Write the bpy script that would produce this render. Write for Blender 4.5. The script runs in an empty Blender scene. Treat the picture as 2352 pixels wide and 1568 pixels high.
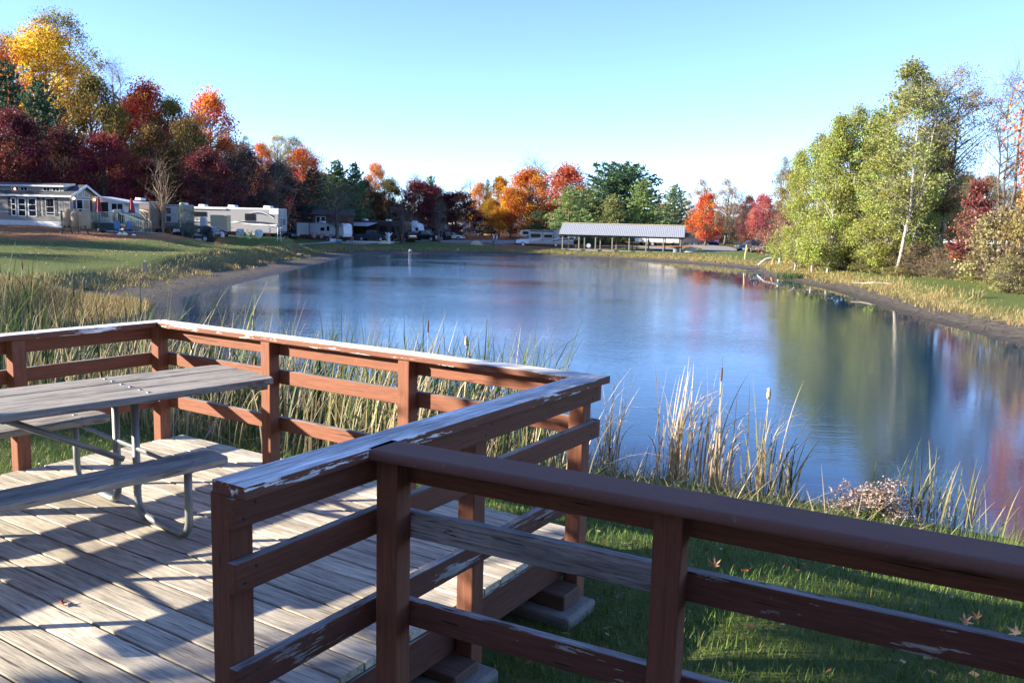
import bpy, math, random
import numpy as np
from mathutils import Vector, Matrix
R = math.radians
C = bpy.context.scene.collection
SC = bpy.context.scene

# ------------------------------------------------------------------ camera, sky, sun, exposure
F, PITCH, ROLL, HC = 1898.0, math.atan((784 - 530) / 1898.0), .026, 1.7
_fw = np.array([0, math.cos(PITCH), -math.sin(PITCH)])
_u0 = np.array([0, math.sin(PITCH), math.cos(PITCH)])
_r0 = np.array([1., 0, 0])
_rt = _r0 * math.cos(ROLL) + _u0 * math.sin(ROLL)
_up = _u0 * math.cos(ROLL) - _r0 * math.sin(ROLL)
cam = bpy.data.objects.new('camera', bpy.data.cameras.new('camera'))
C.objects.link(cam)
cam.matrix_world = Matrix(((_rt[0], _up[0], -_fw[0], 0), (_rt[1], _up[1], -_fw[1], 0), (_rt[2], _up[2], -_fw[2], HC), (0, 0, 0, 1)))
cam.data.sensor_width = 36; cam.data.lens = 36 * F / 2352
cam.data.clip_start = .05; cam.data.clip_end = 6000
SC.camera = cam

SUN_EL = R(18)
SUN_TO = np.array([-.987, -.155]); SUN_TO /= np.linalg.norm(SUN_TO)     # horizontal direction towards the sun
world = bpy.data.worlds.new('World'); SC.world = world; world.use_nodes = True
nt = world.node_tree; nt.nodes.clear()
sky = nt.nodes.new('ShaderNodeTexSky'); sky.sky_type = 'NISHITA'; sky.sun_disc = False
sky.sun_elevation = SUN_EL; sky.sun_rotation = math.atan2(SUN_TO[0], SUN_TO[1]); sky.altitude = 200
sky.air_density = .6; sky.dust_density = 0; sky.ozone_density = 2.0
bg = nt.nodes.new('ShaderNodeBackground'); bg.inputs['Strength'].default_value = .114
ow = nt.nodes.new('ShaderNodeOutputWorld')
hs = nt.nodes.new('ShaderNodeMix'); hs.data_type = 'RGBA'; hs.blend_type = 'MULTIPLY'; hs.inputs[0].default_value = 1; hs.inputs[7].default_value = (.93, .97, 1.13, 1)   # a deeper blue autumn sky
nt.links.new(sky.outputs[0], hs.inputs[6]); nt.links.new(hs.outputs[2], bg.inputs[0]); nt.links.new(bg.outputs[0], ow.inputs[0])
sl = bpy.data.lights.new('sun', 'SUN'); sl.energy = 5.0; sl.angle = R(.5); sl.color = (1, .9, .72)
sun = bpy.data.objects.new('sun', sl); C.objects.link(sun)
sun.rotation_euler = Vector((-SUN_TO[0] * math.cos(SUN_EL), -SUN_TO[1] * math.cos(SUN_EL), -math.sin(SUN_EL))).to_track_quat('-Z', 'Y').to_euler()
SC.view_settings.view_transform = 'Standard'; SC.view_settings.look = 'None'
SC.view_settings.exposure = 1.9; SC.view_settings.gamma = 1
SC.cycles.max_bounces = 6; SC.cycles.transparent_max_bounces = 6
SC.cycles.diffuse_bounces = 3; SC.cycles.glossy_bounces = 3; SC.cycles.transmission_bounces = 3
SC.cycles.sample_clamp_indirect = 6
SC.cycles.use_denoising = True

# ------------------------------------------------------------------ geometry of the view (measured in a 2352 px wide copy)
def ray(x, y): return _fw + _rt * (x - 1176) / F + _up * (784 - y) / F
def at_z(x, y, z):
    d = ray(x, y); t = (z - HC) / d[2]; return d * t + [0, 0, HC]
def z_at(x, y, Y):
    d = ray(x, y); return HC + d[2] * Y / d[1]
def xy(px, Y):
    d = ray(px, 530 + ROLL * (px - 1176)); return d[0] * Y / d[1], Y

# ------------------------------------------------------------------ helpers
def tag(o, label=None, cat=None, group=None, kind=None):
    if label: o['label'] = label
    if cat: o['category'] = cat
    if group: o['group'] = group
    if kind: o['kind'] = kind
    return o
def empty(name, loc=(0, 0, 0), rz=0, parent=None, **k):
    o = bpy.data.objects.new(name, None); C.objects.link(o); o.location = loc; o.rotation_euler = (0, 0, rz)
    o.empty_display_size = .2
    if parent: o.parent = parent
    return tag(o, **k)
def link_mesh(name, me, mat=None, parent=None, loc=None):
    o = bpy.data.objects.new(name, me); C.objects.link(o)
    if mat is not None and not me.materials: me.materials.append(mat)
    if parent: o.parent = parent
    if loc is not None: o.location = loc
    return o
def dup(root, loc, rz=None, scale=None, **k):
    r = root.copy(); C.objects.link(r); r.location = loc
    if rz is not None: r.rotation_euler = (0, 0, rz)
    if scale: r.scale = scale
    for ch in root.children:
        c = ch.copy(); C.objects.link(c); c.parent = r
        for g in ch.children:
            d = g.copy(); C.objects.link(d); d.parent = c
    return tag(r, **k)

class MB:
    def __init__(s): s.v = []; s.f = []
    def add(s, V, Fc):
        o = len(s.v); s.v += [tuple(map(float, p)) for p in V]; s.f += [tuple(i + o for i in f) for f in Fc]; return s
    def box(s, x0, y0, z0, x1, y1, z1):
        return s.add([(x0, y0, z0), (x1, y0, z0), (x1, y1, z0), (x0, y1, z0), (x0, y0, z1), (x1, y0, z1), (x1, y1, z1), (x0, y1, z1)],
                     [(0, 3, 2, 1), (4, 5, 6, 7), (0, 1, 5, 4), (1, 2, 6, 5), (2, 3, 7, 6), (3, 0, 4, 7)])
    def prism(s, poly, a, b, ax='y', taper=0, z0=0):
        """poly (x,z) pushed from y=a to y=b (ax 'y'), or (x,y) from z=a to b (ax 'z'), or (y,z) from x=a to b (ax 'x')"""
        n = len(poly); V = []
        for q, e in ((a, 0), (b, 1)):
            for p in poly:
                if ax == 'y':
                    t = taper * max(0, p[1] - z0); V.append((p[0], q + (t if e == 0 else -t), p[1]))
                elif ax == 'z': V.append((p[0], p[1], q))
                else: V.append((q, p[0], p[1]))
        Fc = [tuple(range(n)), tuple(range(2 * n - 1, n - 1, -1))] + [(i, i + n, (i + 1) % n + n, (i + 1) % n) for i in range(n)]
        return s.add(V, Fc)
    def tube(s, pts, r, n=8, cap=True):
        pts = [Vector(p) for p in pts]; rr = r if isinstance(r, (list, tuple)) else [r] * len(pts)
        o = len(s.v); m = len(pts)
        t0 = (pts[1] - pts[0]).normalized(); a = t0.orthogonal().normalized()
        for i, p in enumerate(pts):
            t = (pts[min(i + 1, m - 1)] - pts[max(i - 1, 0)]).normalized()
            a = (a - t * a.dot(t)).normalized(); b = t.cross(a)
            for k in range(n):
                w = 2 * math.pi * k / n; q = p + (a * math.cos(w) + b * math.sin(w)) * rr[i]; s.v.append(tuple(q))
        for i in range(m - 1):
            for k in range(n):
                s.f.append((o + i * n + k, o + i * n + (k + 1) % n, o + (i + 1) * n + (k + 1) % n, o + (i + 1) * n + k))
        if cap: s.f.append(tuple(o + k for k in range(n - 1, -1, -1))); s.f.append(tuple(o + (m - 1) * n + k for k in range(n)))
        return s
    def lathe(s, prof, c=(0, 0, 0), n=12, ax='z'):
        o = len(s.v)
        for r, h in prof:
            for k in range(n):
                w = 2 * math.pi * k / n; p = (r * math.cos(w), r * math.sin(w), h)
                if ax == 'y': p = (p[0], p[2], p[1])
                if ax == 'x': p = (p[2], p[0], p[1])
                s.v.append((p[0] + c[0], p[1] + c[1], p[2] + c[2]))
        for i in range(len(prof) - 1):
            for k in range(n):
                s.f.append((o + i * n + k, o + i * n + (k + 1) % n, o + (i + 1) * n + (k + 1) % n, o + (i + 1) * n + k))
        s.f.append(tuple(o + k for k in range(n - 1, -1, -1))); s.f.append(tuple(o + (len(prof) - 1) * n + k for k in range(n)))
        return s
    def mesh(s, name, mat, smooth=False):
        me = bpy.data.meshes.new(name); me.from_pydata(s.v, [], s.f)
        if mat: me.materials.append(mat)
        import bmesh
        bm = bmesh.new(); bm.from_mesh(me); bmesh.ops.recalc_face_normals(bm, faces=bm.faces); bm.to_mesh(me); bm.free()
        if smooth: me.shade_smooth()
        return me
    def build(s, name, mat, parent=None, bevel=0, seg=1, smooth=False, loc=None):
        o = link_mesh(name, s.mesh(name, mat, smooth), None, parent, loc)
        if bevel:
            m = o.modifiers.new('bevel', 'BEVEL'); m.width = bevel; m.segments = seg; m.limit_method = 'ANGLE'
        return o

def quads(name, V, tone=None, mat=None):
    V = np.asarray(V, dtype=np.float32).reshape(-1, 3); n = len(V)
    me = bpy.data.meshes.new(name); me.vertices.add(n); me.vertices.foreach_set('co', V.ravel())
    me.loops.add(n); me.loops.foreach_set('vertex_index', np.arange(n, dtype=np.int32))
    me.polygons.add(n // 4); me.polygons.foreach_set('loop_start', np.arange(0, n, 4, dtype=np.int32))
    if tone is not None:
        a = me.attributes.new('tone', 'FLOAT', 'FACE'); a.data.foreach_set('value', np.asarray(tone, dtype=np.float32))
    if mat: me.materials.append(mat)
    me.update(); return me
def gridmesh(name, V, Q, tone=None, mat=None, smooth=True, dom='FACE'):
    V = np.asarray(V, dtype=np.float32).reshape(-1, 3); Q = np.asarray(Q, dtype=np.int32).reshape(-1, 4)
    me = bpy.data.meshes.new(name); me.vertices.add(len(V)); me.vertices.foreach_set('co', V.ravel())
    me.loops.add(Q.size); me.loops.foreach_set('vertex_index', Q.ravel())
    me.polygons.add(len(Q)); me.polygons.foreach_set('loop_start', np.arange(0, Q.size, 4, dtype=np.int32))
    if tone is not None:
        a = me.attributes.new('tone', 'FLOAT', dom); a.data.foreach_set('value', np.asarray(tone, dtype=np.float32))
    if mat: me.materials.append(mat)
    me.update()
    if smooth: me.shade_smooth()
    return me

# ------------------------------------------------------------------ materials
class NB:
    def __init__(s, name):
        s.m = bpy.data.materials.new(name); s.m.use_nodes = True; s.t = s.m.node_tree
        s.p = s.t.nodes['Principled BSDF']; s.o = s.t.nodes['Material Output']
    def n(s, typ, **k):
        x = s.t.nodes.new('ShaderNode' + typ)
        for a, b in k.items(): setattr(x, a, b)
        return x
    def l(s, a, b): s.t.links.new(a, b)
    def val(s, x, sock):
        if isinstance(x, bpy.types.NodeSocket): s.l(x, sock)
        else: sock.default_value = x
    def math(s, op, a, b=0.0, c=0.0, clamp=False):
        x = s.n('Math', operation=op, use_clamp=clamp); s.val(a, x.inputs[0]); s.val(b, x.inputs[1]); s.val(c, x.inputs[2]); return x.outputs[0]
    def mix(s, f, a, b, mode='MIX'):
        x = s.n('Mix', data_type='RGBA', blend_type=mode)
        s.val(f, x.inputs[0]); s.val(a if isinstance(a, bpy.types.NodeSocket) else (*a, 1), x.inputs[6]); s.val(b if isinstance(b, bpy.types.NodeSocket) else (*b, 1), x.inputs[7]); return x.outputs[2]
    def ramp(s, f, stops):
        x = s.n('ValToRGB'); s.l(f, x.inputs[0]); e = x.color_ramp.elements
        while len(e) < len(stops): e.new(.5)
        for i, (p, c) in enumerate(stops): e[i].position = p; e[i].color = (*c, 1) if isinstance(c, tuple) else (c, c, c, 1)
        return x.outputs[0]
    def coord(s, scale=(1, 1, 1), which='Object', jitter=False):
        c = s.n('TexCoord').outputs[which]; mp = s.n('Mapping'); mp.inputs['Scale'].default_value = scale; s.l(c, mp.inputs[0])
        if jitter:
            r = s.n('ObjectInfo').outputs['Random']; k = s.n('CombineXYZ')
            for i, g in enumerate((17., 31., 53.)): s.l(s.math('MULTIPLY', r, g), k.inputs[i])
            s.l(k.outputs[0], mp.inputs['Location'])
        return mp.outputs[0]
    def noise(s, vec, scale=5, detail=4, rough=.55, dist=0.):
        x = s.n('TexNoise'); s.l(vec, x.inputs['Vector']); x.inputs['Scale'].default_value = scale; x.inputs['Detail'].default_value = detail
        x.inputs['Roughness'].default_value = rough; x.inputs['Distortion'].default_value = dist; return x.outputs[0]
    def bump(s, h, strength=.3, dist=.01):
        x = s.n('Bump'); x.inputs['Strength'].default_value = strength; x.inputs['Distance'].default_value = dist; s.l(h, x.inputs['Height']); s.l(x.outputs[0], s.p.inputs['Normal'])
    def attr(s, name): return s.n('Attribute', attribute_name=name).outputs['Fac']
    def base(s, c): s.val(c if isinstance(c, bpy.types.NodeSocket) else (*c, 1), s.p.inputs['Base Color'])
    def rough(s, v): s.val(v, s.p.inputs['Roughness'])

_mats = {}
def mat(name, col, rough=.55, metal=0., var=.18, scale=2.5, bump=0., spec=None, coat=0):
    if name in _mats: return _mats[name]
    b = NB(name); v = b.coord(jitter=True)
    nz = b.noise(v, scale, 5, .6)
    b.base(b.mix(nz, tuple(c * (1 - var) for c in col), tuple(min(.95, c * (1 + var)) for c in col)))
    b.rough(rough); b.p.inputs['Metallic'].default_value = metal
    if coat: b.p.inputs['Coat Weight'].default_value = coat
    if bump: b.bump(b.noise(v, scale * 8, 3), bump, .01)
    _mats[name] = b.m; return b.m

def wood_mat(name, paint, bare, peel_top, peel_side, stretch=(1.2, 22, 22), dark=.45, rough=.75):
    """stained boards whose coating has worn off along the grain; tops weather most"""
    b = NB(name)
    v = b.coord(stretch, jitter=True); v2 = b.coord((stretch[0] * .8, stretch[1] * .25, stretch[2] * .25), jitter=True)
    grain = b.noise(v, 3.2, 6, .65, .6); fine = b.noise(v, 11, 3, .6)
    gm = b.ramp(b.math('ADD', b.math('MULTIPLY', grain, .65), b.math('MULTIPLY', fine, .35)), [(.36, 0.), (.64, 1.)])
    wood = b.mix(gm, tuple(c * dark for c in bare), tuple(c * 1.35 for c in bare))
    st_ = b.ramp(b.noise(b.coord((stretch[0] * .9, stretch[1] * .22, stretch[2] * .22), jitter=True), 1.6, 4, .6), [(.34, .5), (.62, 1.12)])
    wood = b.mix(1., wood, st_, 'MULTIPLY')
    crack = b.ramp(b.noise(v, 5, 2, .5), [(.31, 0.), (.39, 1.)])
    wood = b.mix(crack, tuple(c * .3 for c in bare), wood)
    pnt = b.mix(gm, tuple(c * .7 for c in paint), tuple(c * 1.25 for c in paint))
    pnt = b.mix(b.ramp(b.noise(v, 2.2, 2, .5), [(.27, 0.), (.31, 1.)]), tuple(c * .18 for c in paint), pnt)
    nz = b.n('SeparateXYZ'); b.l(b.n('NewGeometry').outputs['Normal'], nz.inputs[0])
    top = b.ramp(nz.outputs[2], [(.55, 0.), (.8, 1.)])
    patch = b.math('ADD', b.math('MULTIPLY', b.noise(v2, 2.4, 7, .72), .72), b.math('MULTIPLY', grain, .28))
    lim = b.math('MULTIPLY_ADD', top, peel_top - peel_side, peel_side)
    peel = b.math('GREATER_THAN', b.math('ADD', patch, lim), 1.0)
    b.base(b.mix(peel, pnt, wood)); b.rough(rough)
    b.p.inputs['Specular IOR Level'].default_value = .3
    b.bump(b.math('SUBTRACT', b.math('MULTIPLY', fine, .6), b.math('MULTIPLY', peel, .35)), .5, .003)
    _mats[name] = b.m; return b.m

def foliage_mat(name, trans=.4, vmin=.5, vmax=1.6, hue=.12):
    b = NB(name); t = b.attr('tone'); oi = b.n('ObjectInfo')
    h = b.n('HueSaturation'); b.l(oi.outputs['Color'], h.inputs['Color'])
    b.l(b.math('MULTIPLY_ADD', t, hue, .5 - hue / 2), h.inputs['Hue']); b.l(b.math('MULTIPLY_ADD', t, vmax - vmin, vmin), h.inputs['Value'])
    b.l(h.outputs[0], b.p.inputs['Base Color']); b.rough(.6); b.p.inputs['Specular IOR Level'].default_value = .25
    tr = b.n('BsdfTranslucent'); b.l(h.outputs[0], tr.inputs[0]); mx = b.n('MixShader'); mx.inputs[0].default_value = trans
    b.l(b.p.outputs[0], mx.inputs[1]); b.l(tr.outputs[0], mx.inputs[2]); b.l(mx.outputs[0], b.o.inputs[0]); return b.m
def blade_mat(name, stops, trans=.3):
    b = NB(name); c = b.ramp(b.attr('tone'), stops); b.base(c); b.rough(.6); b.p.inputs['Specular IOR Level'].default_value = .3
    tr = b.n('BsdfTranslucent'); b.l(c, tr.inputs[0]); mx = b.n('MixShader'); mx.inputs[0].default_value = trans
    b.l(b.p.outputs[0], mx.inputs[1]); b.l(tr.outputs[0], mx.inputs[2]); b.l(mx.outputs[0], b.o.inputs[0]); return b.m
def bark_mat(name, c0, c1, scale=(6, 6, 1.2)):
    b = NB(name); v = b.coord(scale, jitter=True); n = b.noise(v, 2.5, 6, .7); oi = b.n('ObjectInfo')
    c = b.ramp(n, [(.3, c0), (.62, c1)]); b.base(b.mix(1., c, oi.outputs['Color'], 'MULTIPLY')); b.rough(.9); b.bump(n, .6, .03); return b.m

M_LEAF = foliage_mat('foliage'); M_NEEDLE = foliage_mat('needles', .25, .55, 1.6, .04)
M_BARK = bark_mat('bark', (.045, .035, .028), (.16, .13, .105)); M_BIRCH = bark_mat('pale_bark', (.10, .085, .07), (.46, .43, .37), (3, 3, 5))

# ------------------------------------------------------------------ terrain: one sheet with the pond basin, the lawns and the wooded hill
WATER = -2.2
POND = np.array([(6.69, 10.25), (4.77, 11.43), (4.19, 11.77), (2.15, 12.65), (1.26, 13.1), (-1, 13.9), (-4, 16), (-8, 21.5), (-12, 29), (-14, 35.5), (-16.6, 41.4),
    (-17.4, 46.5), (-17.8, 52.7), (-18.6, 65.6), (-19.5, 78), (-20.6, 95), (-22.5, 112), (-21.1, 126), (-12.4, 131), (1.36, 137), (15, 130.5), (23.3, 120.3), (28.6, 106.5),
    (27.2, 97), (26, 88), (25, 79.3), (24.4, 64.3), (22.3, 52), (20.6, 42.3), (19.7, 31.6), (21, 24), (20, 16), (15, 11), (10, 9.3)])
def pond_dist(P):
    P = np.asarray(P, float).reshape(-1, 2); A = POND; B = np.roll(POND, -1, 0); best = np.full(len(P), 1e9); ins = np.zeros(len(P), bool)
    for a, b in zip(A, B):
        ab = b - a; t = np.clip(((P - a) @ ab) / (ab @ ab), 0, 1); best = np.minimum(best, np.linalg.norm(P - a - t[:, None] * ab, axis=1))
        c = ((a[1] > P[:, 1]) != (b[1] > P[:, 1])); ins ^= c & (P[:, 0] < (b[0] - a[0]) * (P[:, 1] - a[1]) / (b[1] - a[1] + 1e-12) + a[0])
    return np.where(ins, -best, best)
_ctl = []
for px, py, Y in [(-60, 519, 90), (60, 517, 88), (170, 524, 86), (300, 533, 84), (400, 537, 97), (480, 540, 103), (640, 545, 105), (720, 549, 140), (850, 554, 148), (960, 553, 153), (1050, 551, 168),
                  (1160, 552, 165), (1120, 541, 190), (1040, 560, 148), (1200, 564, 153), (1297, 571, 149), (1430, 575, 145), (1558, 580, 139), (880, 566, 138), (1000, 570, 141), (1200, 577, 146), (1400, 585, 139), (560, 573, 95), (700, 568, 118), (1500, 566, 160), (1640, 564, 165), (1735, 578, 133),
                  (1790, 603, 106), (1700, 590, 116), (1900, 622, 77), (2060, 634, 69), (2165, 640, 64), (2300, 668, 52), (2352, 722, 37.5), (2352, 640, 60), (2230, 735, 38),
                  (0, 622, 43), (100, 582, 60), (330, 613, 53), (0, 562, 66), (180, 650, 37), (171, 537, 76), (60, 535, 78), (180, 524, 84), (350, 580, 66), (480, 574, 80), (600, 566, 95), (750, 562, 124), (300, 548, 76),
                  (1400, 540, 260), (1000, 528, 260), (1800, 560, 260)]:
    X, _ = xy(px, Y); _ctl.append((X, Y, z_at(px, py, Y)))
_ctl += [(x, y, -.32) for x in (-8, -4, 0, 4, 8) for y in (-6, -1, 3)] + [(-6, 5, -.35), (-2.6, 6.6, -.38), (.5, 4.6, -.36), (2.5, 3.4, -.42), (-14, 10, -.5), (-20, 22, -.8), (-26, 34, -.75), (-40, 20, .3), (-45, 50, .6), (14, 3, -.5), (30, 12, -1), (34, 30, -1.1)]
_ctl = np.array(_ctl)
def smooth(x, a, b):
    t = np.clip((x - a) / (b - a), 0, 1); return t * t * (3 - 2 * t)
def terrain(P):
    P = np.asarray(P, float).reshape(-1, 2); x, y = P.T
    d = pond_dist(P)
    D2 = ((P[:, None, :] - _ctl[None, :, :2]) ** 2).sum(2) / (4 + .03 * (x ** 2 + y ** 2))[:, None]
    w = 1 / (D2 + .02) ** 1.9; land = (w * _ctl[None, :, 2]).sum(1) / w.sum(1)
    far = smooth(np.hypot(x, y), 260, 600); land = land * (1 - far) - .5 * far
    near = smooth(np.hypot(x - 2, y - 5), 34, 10)
    mw = .6 * near + (1 - near) * np.where(x < -9, 3.2 + 1.6 * smooth(x, -9, -20), 2.4)
    mud = WATER + .3 * np.clip(d / mw, 0, 1)
    bl = 7.5 * near + (1 - near) * 2.8
    z = mud + (np.maximum(land, mud + .3) - mud) * smooth(d, mw * .92, mw + bl)
    z = np.where(d < 0, WATER - .05 + np.maximum(-1.6, d * .16), z)
    # wooded hill behind and to the left of the camp
    k = (x + 58) * -.80 + (y - 104) * .60
    hill = 17 * smooth(k, 12, 75) * smooth(x + y * .12, 18, -34) * smooth(y, -140, -20)
    return z + hill, d, mw
def gz(x, y): return float(terrain([(x, y)])[0][0])
def P3(px, Y, dz=0.):
    x, y = xy(px, Y); return (x, y, gz(x, y) + dz)

rng = np.random.default_rng(7)
def make_ground():
    r = [.0]; q = .6
    while q < 2600:
        r.append(q); q += max(.14, q * (.019 if q < 210 else .07))
    r = np.array(r); na = 470
    ang = np.concatenate([np.linspace(R(-48), R(48), 360, endpoint=False), np.linspace(R(48), R(312), na - 360, endpoint=False)])
    X = (r[:, None] * np.sin(ang)[None]).ravel(); Y = (r[:, None] * np.cos(ang)[None]).ravel()
    P = np.stack([X, Y], 1); z = np.zeros(len(P)); d = np.zeros(len(P)); mw = np.zeros(len(P))
    for i in range(0, len(P), 20000): z[i:i + 20000], d[i:i + 20000], mw[i:i + 20000] = terrain(P[i:i + 20000])
    nr = len(r); i = np.arange(nr - 1)[:, None] * na; j = np.arange(na)[None]; jn = (j + 1) % na
    Q = np.stack([i + j, i + jn, i + na + jn, i + na + j], -1).reshape(-1, 4)
    me = gridmesh('ground', np.stack([X, Y, z], 1), Q[:, ::-1])
    rr = np.hypot(X, Y)
    a = me.attributes.new('shore', 'FLOAT', 'POINT'); a.data.foreach_set('value', np.clip(d / mw, -1, 12).astype(np.float32))
    lit = np.maximum(smooth(Y - (-X) * .12, 57, 71) * smooth(X, -24, -40) * smooth(Y, 112, 96), smooth(-.8 * (X + 58) + .6 * (Y - 104), 2, 14)) 
    lit = np.maximum(lit, .9 * smooth(np.hypot(X + .5, Y - 176), 42, 22)); lit = np.maximum(lit, .9 * smooth(np.hypot(X - 36, Y - 168), 20, 8))
    a = me.attributes.new('bank', 'FLOAT', 'POINT'); a.data.foreach_set('value', np.clip((d - mw) / 2.4, -1, 3).astype(np.float32))
    a = me.attributes.new('litter', 'FLOAT', 'POINT'); a.data.foreach_set('value', lit.astype(np.float32))
    b = NB('ground'); v = b.coord(); s = b.attr('shore'); lt = b.attr('litter')
    n1 = b.noise(v, .35, 5, .6); n2 = b.noise(v, 3.5, 6, .7); n3 = b.noise(v, 22, 4, .7)
    grass = b.mix(n2, (.038, .060, .011), (.105, .145, .028)); grass = b.mix(b.math('MULTIPLY', n1, .5), grass, (.14, .16, .04))
    grass = b.mix(b.ramp(n3, [(.55, 0.), (.8, .55)]), grass, (.15, .13, .05))
    leaf = b.mix(n3, (.16, .062, .022), (.36, .17, .07))
    lm = b.math('GREATER_THAN', b.math('ADD', b.math('MULTIPLY', lt, .72), b.math('MULTIPLY', b.math('ADD', n3, b.math('MULTIPLY', n2, .6)), .5)), .86)
    grass = b.mix(lm, grass, leaf)
    dry = b.mix(n3, (.16, .12, .05), (.30, .235, .11))
    edge = b.math('ADD', s, b.math('MULTIPLY', b.math('SUBTRACT', n2, .5), 1.5))
    c = b.mix(b.ramp(b.math('ADD', b.attr('bank'), b.math('MULTIPLY', b.math('SUBTRACT', n2, .5), 1.6)), [(.35, 0.), (.95, 1.)]), dry, grass)
    vo = b.n('TexVoronoi', feature='DISTANCE_TO_EDGE'); vo.inputs['Scale'].default_value = 1.6; b.l(b.coord((1, .8, 1)), vo.inputs['Vector'])
    crack = b.ramp(vo.outputs['Distance'], [(.02, 0.), (.06, 1.)])
    mudc = b.mix(b.ramp(n2, [(.35, 0.), (.65, 1.)]), (.05, .042, .035), (.16, .135, .11)); mudc = b.mix(crack, b.mix(.65, mudc, (.012, .011, .01)), mudc)
    wet = b.ramp(s, [(.12, 1.), (.5, 0.)]); mudc = b.mix(b.math('MULTIPLY', wet, .6), mudc, (.02, .018, .016))
    ms = b.ramp(b.math('MULTIPLY', edge, .5), [(.5, 0.), (.58, 1.)])
    c = b.mix(ms, mudc, c); b.base(c)
    b.rough(b.math('MULTIPLY_ADD', b.math('MULTIPLY', wet, b.math('SUBTRACT', 1., ms)), -.45, .92)); b.p.inputs['Specular IOR Level'].default_value = .25
    b.bump(b.math('ADD', n2, b.math('MULTIPLY', n3, .6)), .9, .12)
    me.materials.append(b.m); tag(link_mesh('ground', me), kind='structure')
make_ground()

def make_water():
    me = bpy.data.meshes.new('water'); x0, x1, y0, y1 = -27, 34, 8, 141
    me.from_pydata([(x0, y0, WATER), (x1, y0, WATER), (x1, y1, WATER), (x0, y1, WATER)], [], [(0, 1, 2, 3)])
    b = NB('pond_water'); b.base((.004, .034, .082)); b.p.inputs['IOR'].default_value = 1.5; b.rough(.03)
    v = b.coord(); m1 = b.coord((1, 2.6, 1))
    a = b.noise(m1, 1.1, 4, .6); c = b.noise(m1, 5., 3, .6); big = b.noise(b.coord((.05, .09, .05)), 1., 3, .6)
    amp = b.math('MULTIPLY_ADD', b.ramp(big, [(.36, 0.), (.66, 1.)]), .75, .25)
    sx = b.n('SeparateXYZ'); b.l(v, sx.inputs[0])
    h = b.math('ADD', b.math('MULTIPLY', a, .7), b.math('MULTIPLY', c, .3))
    # the breeze ruffles the open middle; the water lies calmer in the lee of both banks and by the deck
    def rng_(sock, a0, a1, b0, b1):
        m = b.n('MapRange'); b.l(sock, m.inputs[0])
        for i, q in enumerate((a0, a1, b0, b1)): m.inputs[i + 1].default_value = q
        return m.outputs[0]
    wind = b.math('MULTIPLY', rng_(sx.outputs[1], 15., 75., .10, 1.), b.math('MULTIPLY', rng_(sx.outputs[0], 20., 9., .009, 1.), rng_(sx.outputs[0], -19., -8., .2, 1.)))
    b.bump(b.math('MULTIPLY', h, b.math('MULTIPLY', amp, wind)), .4, .2)
    me.materials.append(b.m); tag(link_mesh('water', me), kind='structure')
make_water()

def strip_sheet(name, pts, w, m, dz=.05, n=60, kind='structure', **k):
    """a road or pad draped on the ground along a centre line"""
    pts = np.array(pts, float); seg = np.r_[0, np.cumsum(np.linalg.norm(np.diff(pts, axis=0), axis=1))]; t = np.linspace(0, seg[-1], n)
    c = np.stack([np.interp(t, seg, pts[:, 0]), np.interp(t, seg, pts[:, 1])], 1)
    for _ in range(4): c[1:-1] = .25 * c[:-2] + .5 * c[1:-1] + .25 * c[2:]
    d = np.gradient(c, axis=0); d /= np.linalg.norm(d, axis=1)[:, None]; nn = np.stack([-d[:, 1], d[:, 0]], 1); ww = np.broadcast_to(w, n) if np.ndim(w) else np.full(n, w)
    P = np.stack([c + nn * (o * ww[:, None]) for o in (-.5, -.25, 0, .25, .5)], 1).reshape(-1, 2); z = terrain(P)[0] + dz
    i = np.arange(n - 1)[:, None] * 5; j = np.arange(4)[None]; Q = np.stack([i + j, i + 5 + j, i + 6 + j, i + 1 + j], -1).reshape(-1, 4)
    return tag(link_mesh(name, gridmesh(name, np.c_[P, z], Q[:, ::-1], mat=m)), kind=kind, **k)
M_ROAD = mat('asphalt_grey', (.2, .195, .19), .85, var=.2, scale=.8, bump=.3)
M_GRAVEL = mat('gravel', (.30, .29, .28), .9, var=.45, scale=3, bump=.6)
strip_sheet('road', [xy(930, 154), xy(1020, 158), xy(1120, 164), xy(1200, 170), xy(1290, 186), xy(1330, 210)], 9, M_ROAD)
strip_sheet('road', [xy(1130, 157), xy(1230, 168), xy(1400, 162), xy(1560, 150), xy(1640, 141), xy(1760, 141), xy(1850, 152)], 4.2, M_ROAD, .07)
strip_sheet('road', [xy(1560, 176), xy(1630, 158), xy(1680, 146), xy(1740, 141)], 6.5, M_ROAD, .09)
strip_sheet('path', [xy(640, 116), xy(760, 134), xy(860, 144), xy(960, 151)], 1.6, M_GRAVEL, .06)
strip_sheet('gravel_pad', [xy(250, 83.5), xy(300, 84), xy(350, 86), xy(405, 90), xy(450, 96)], 4.4, M_GRAVEL, .05, kind='structure')
strip_sheet('gravel_pad', [xy(470, 103), xy(560, 108), xy(640, 110)], 4.5, M_GRAVEL, .05, kind='structure')

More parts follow.
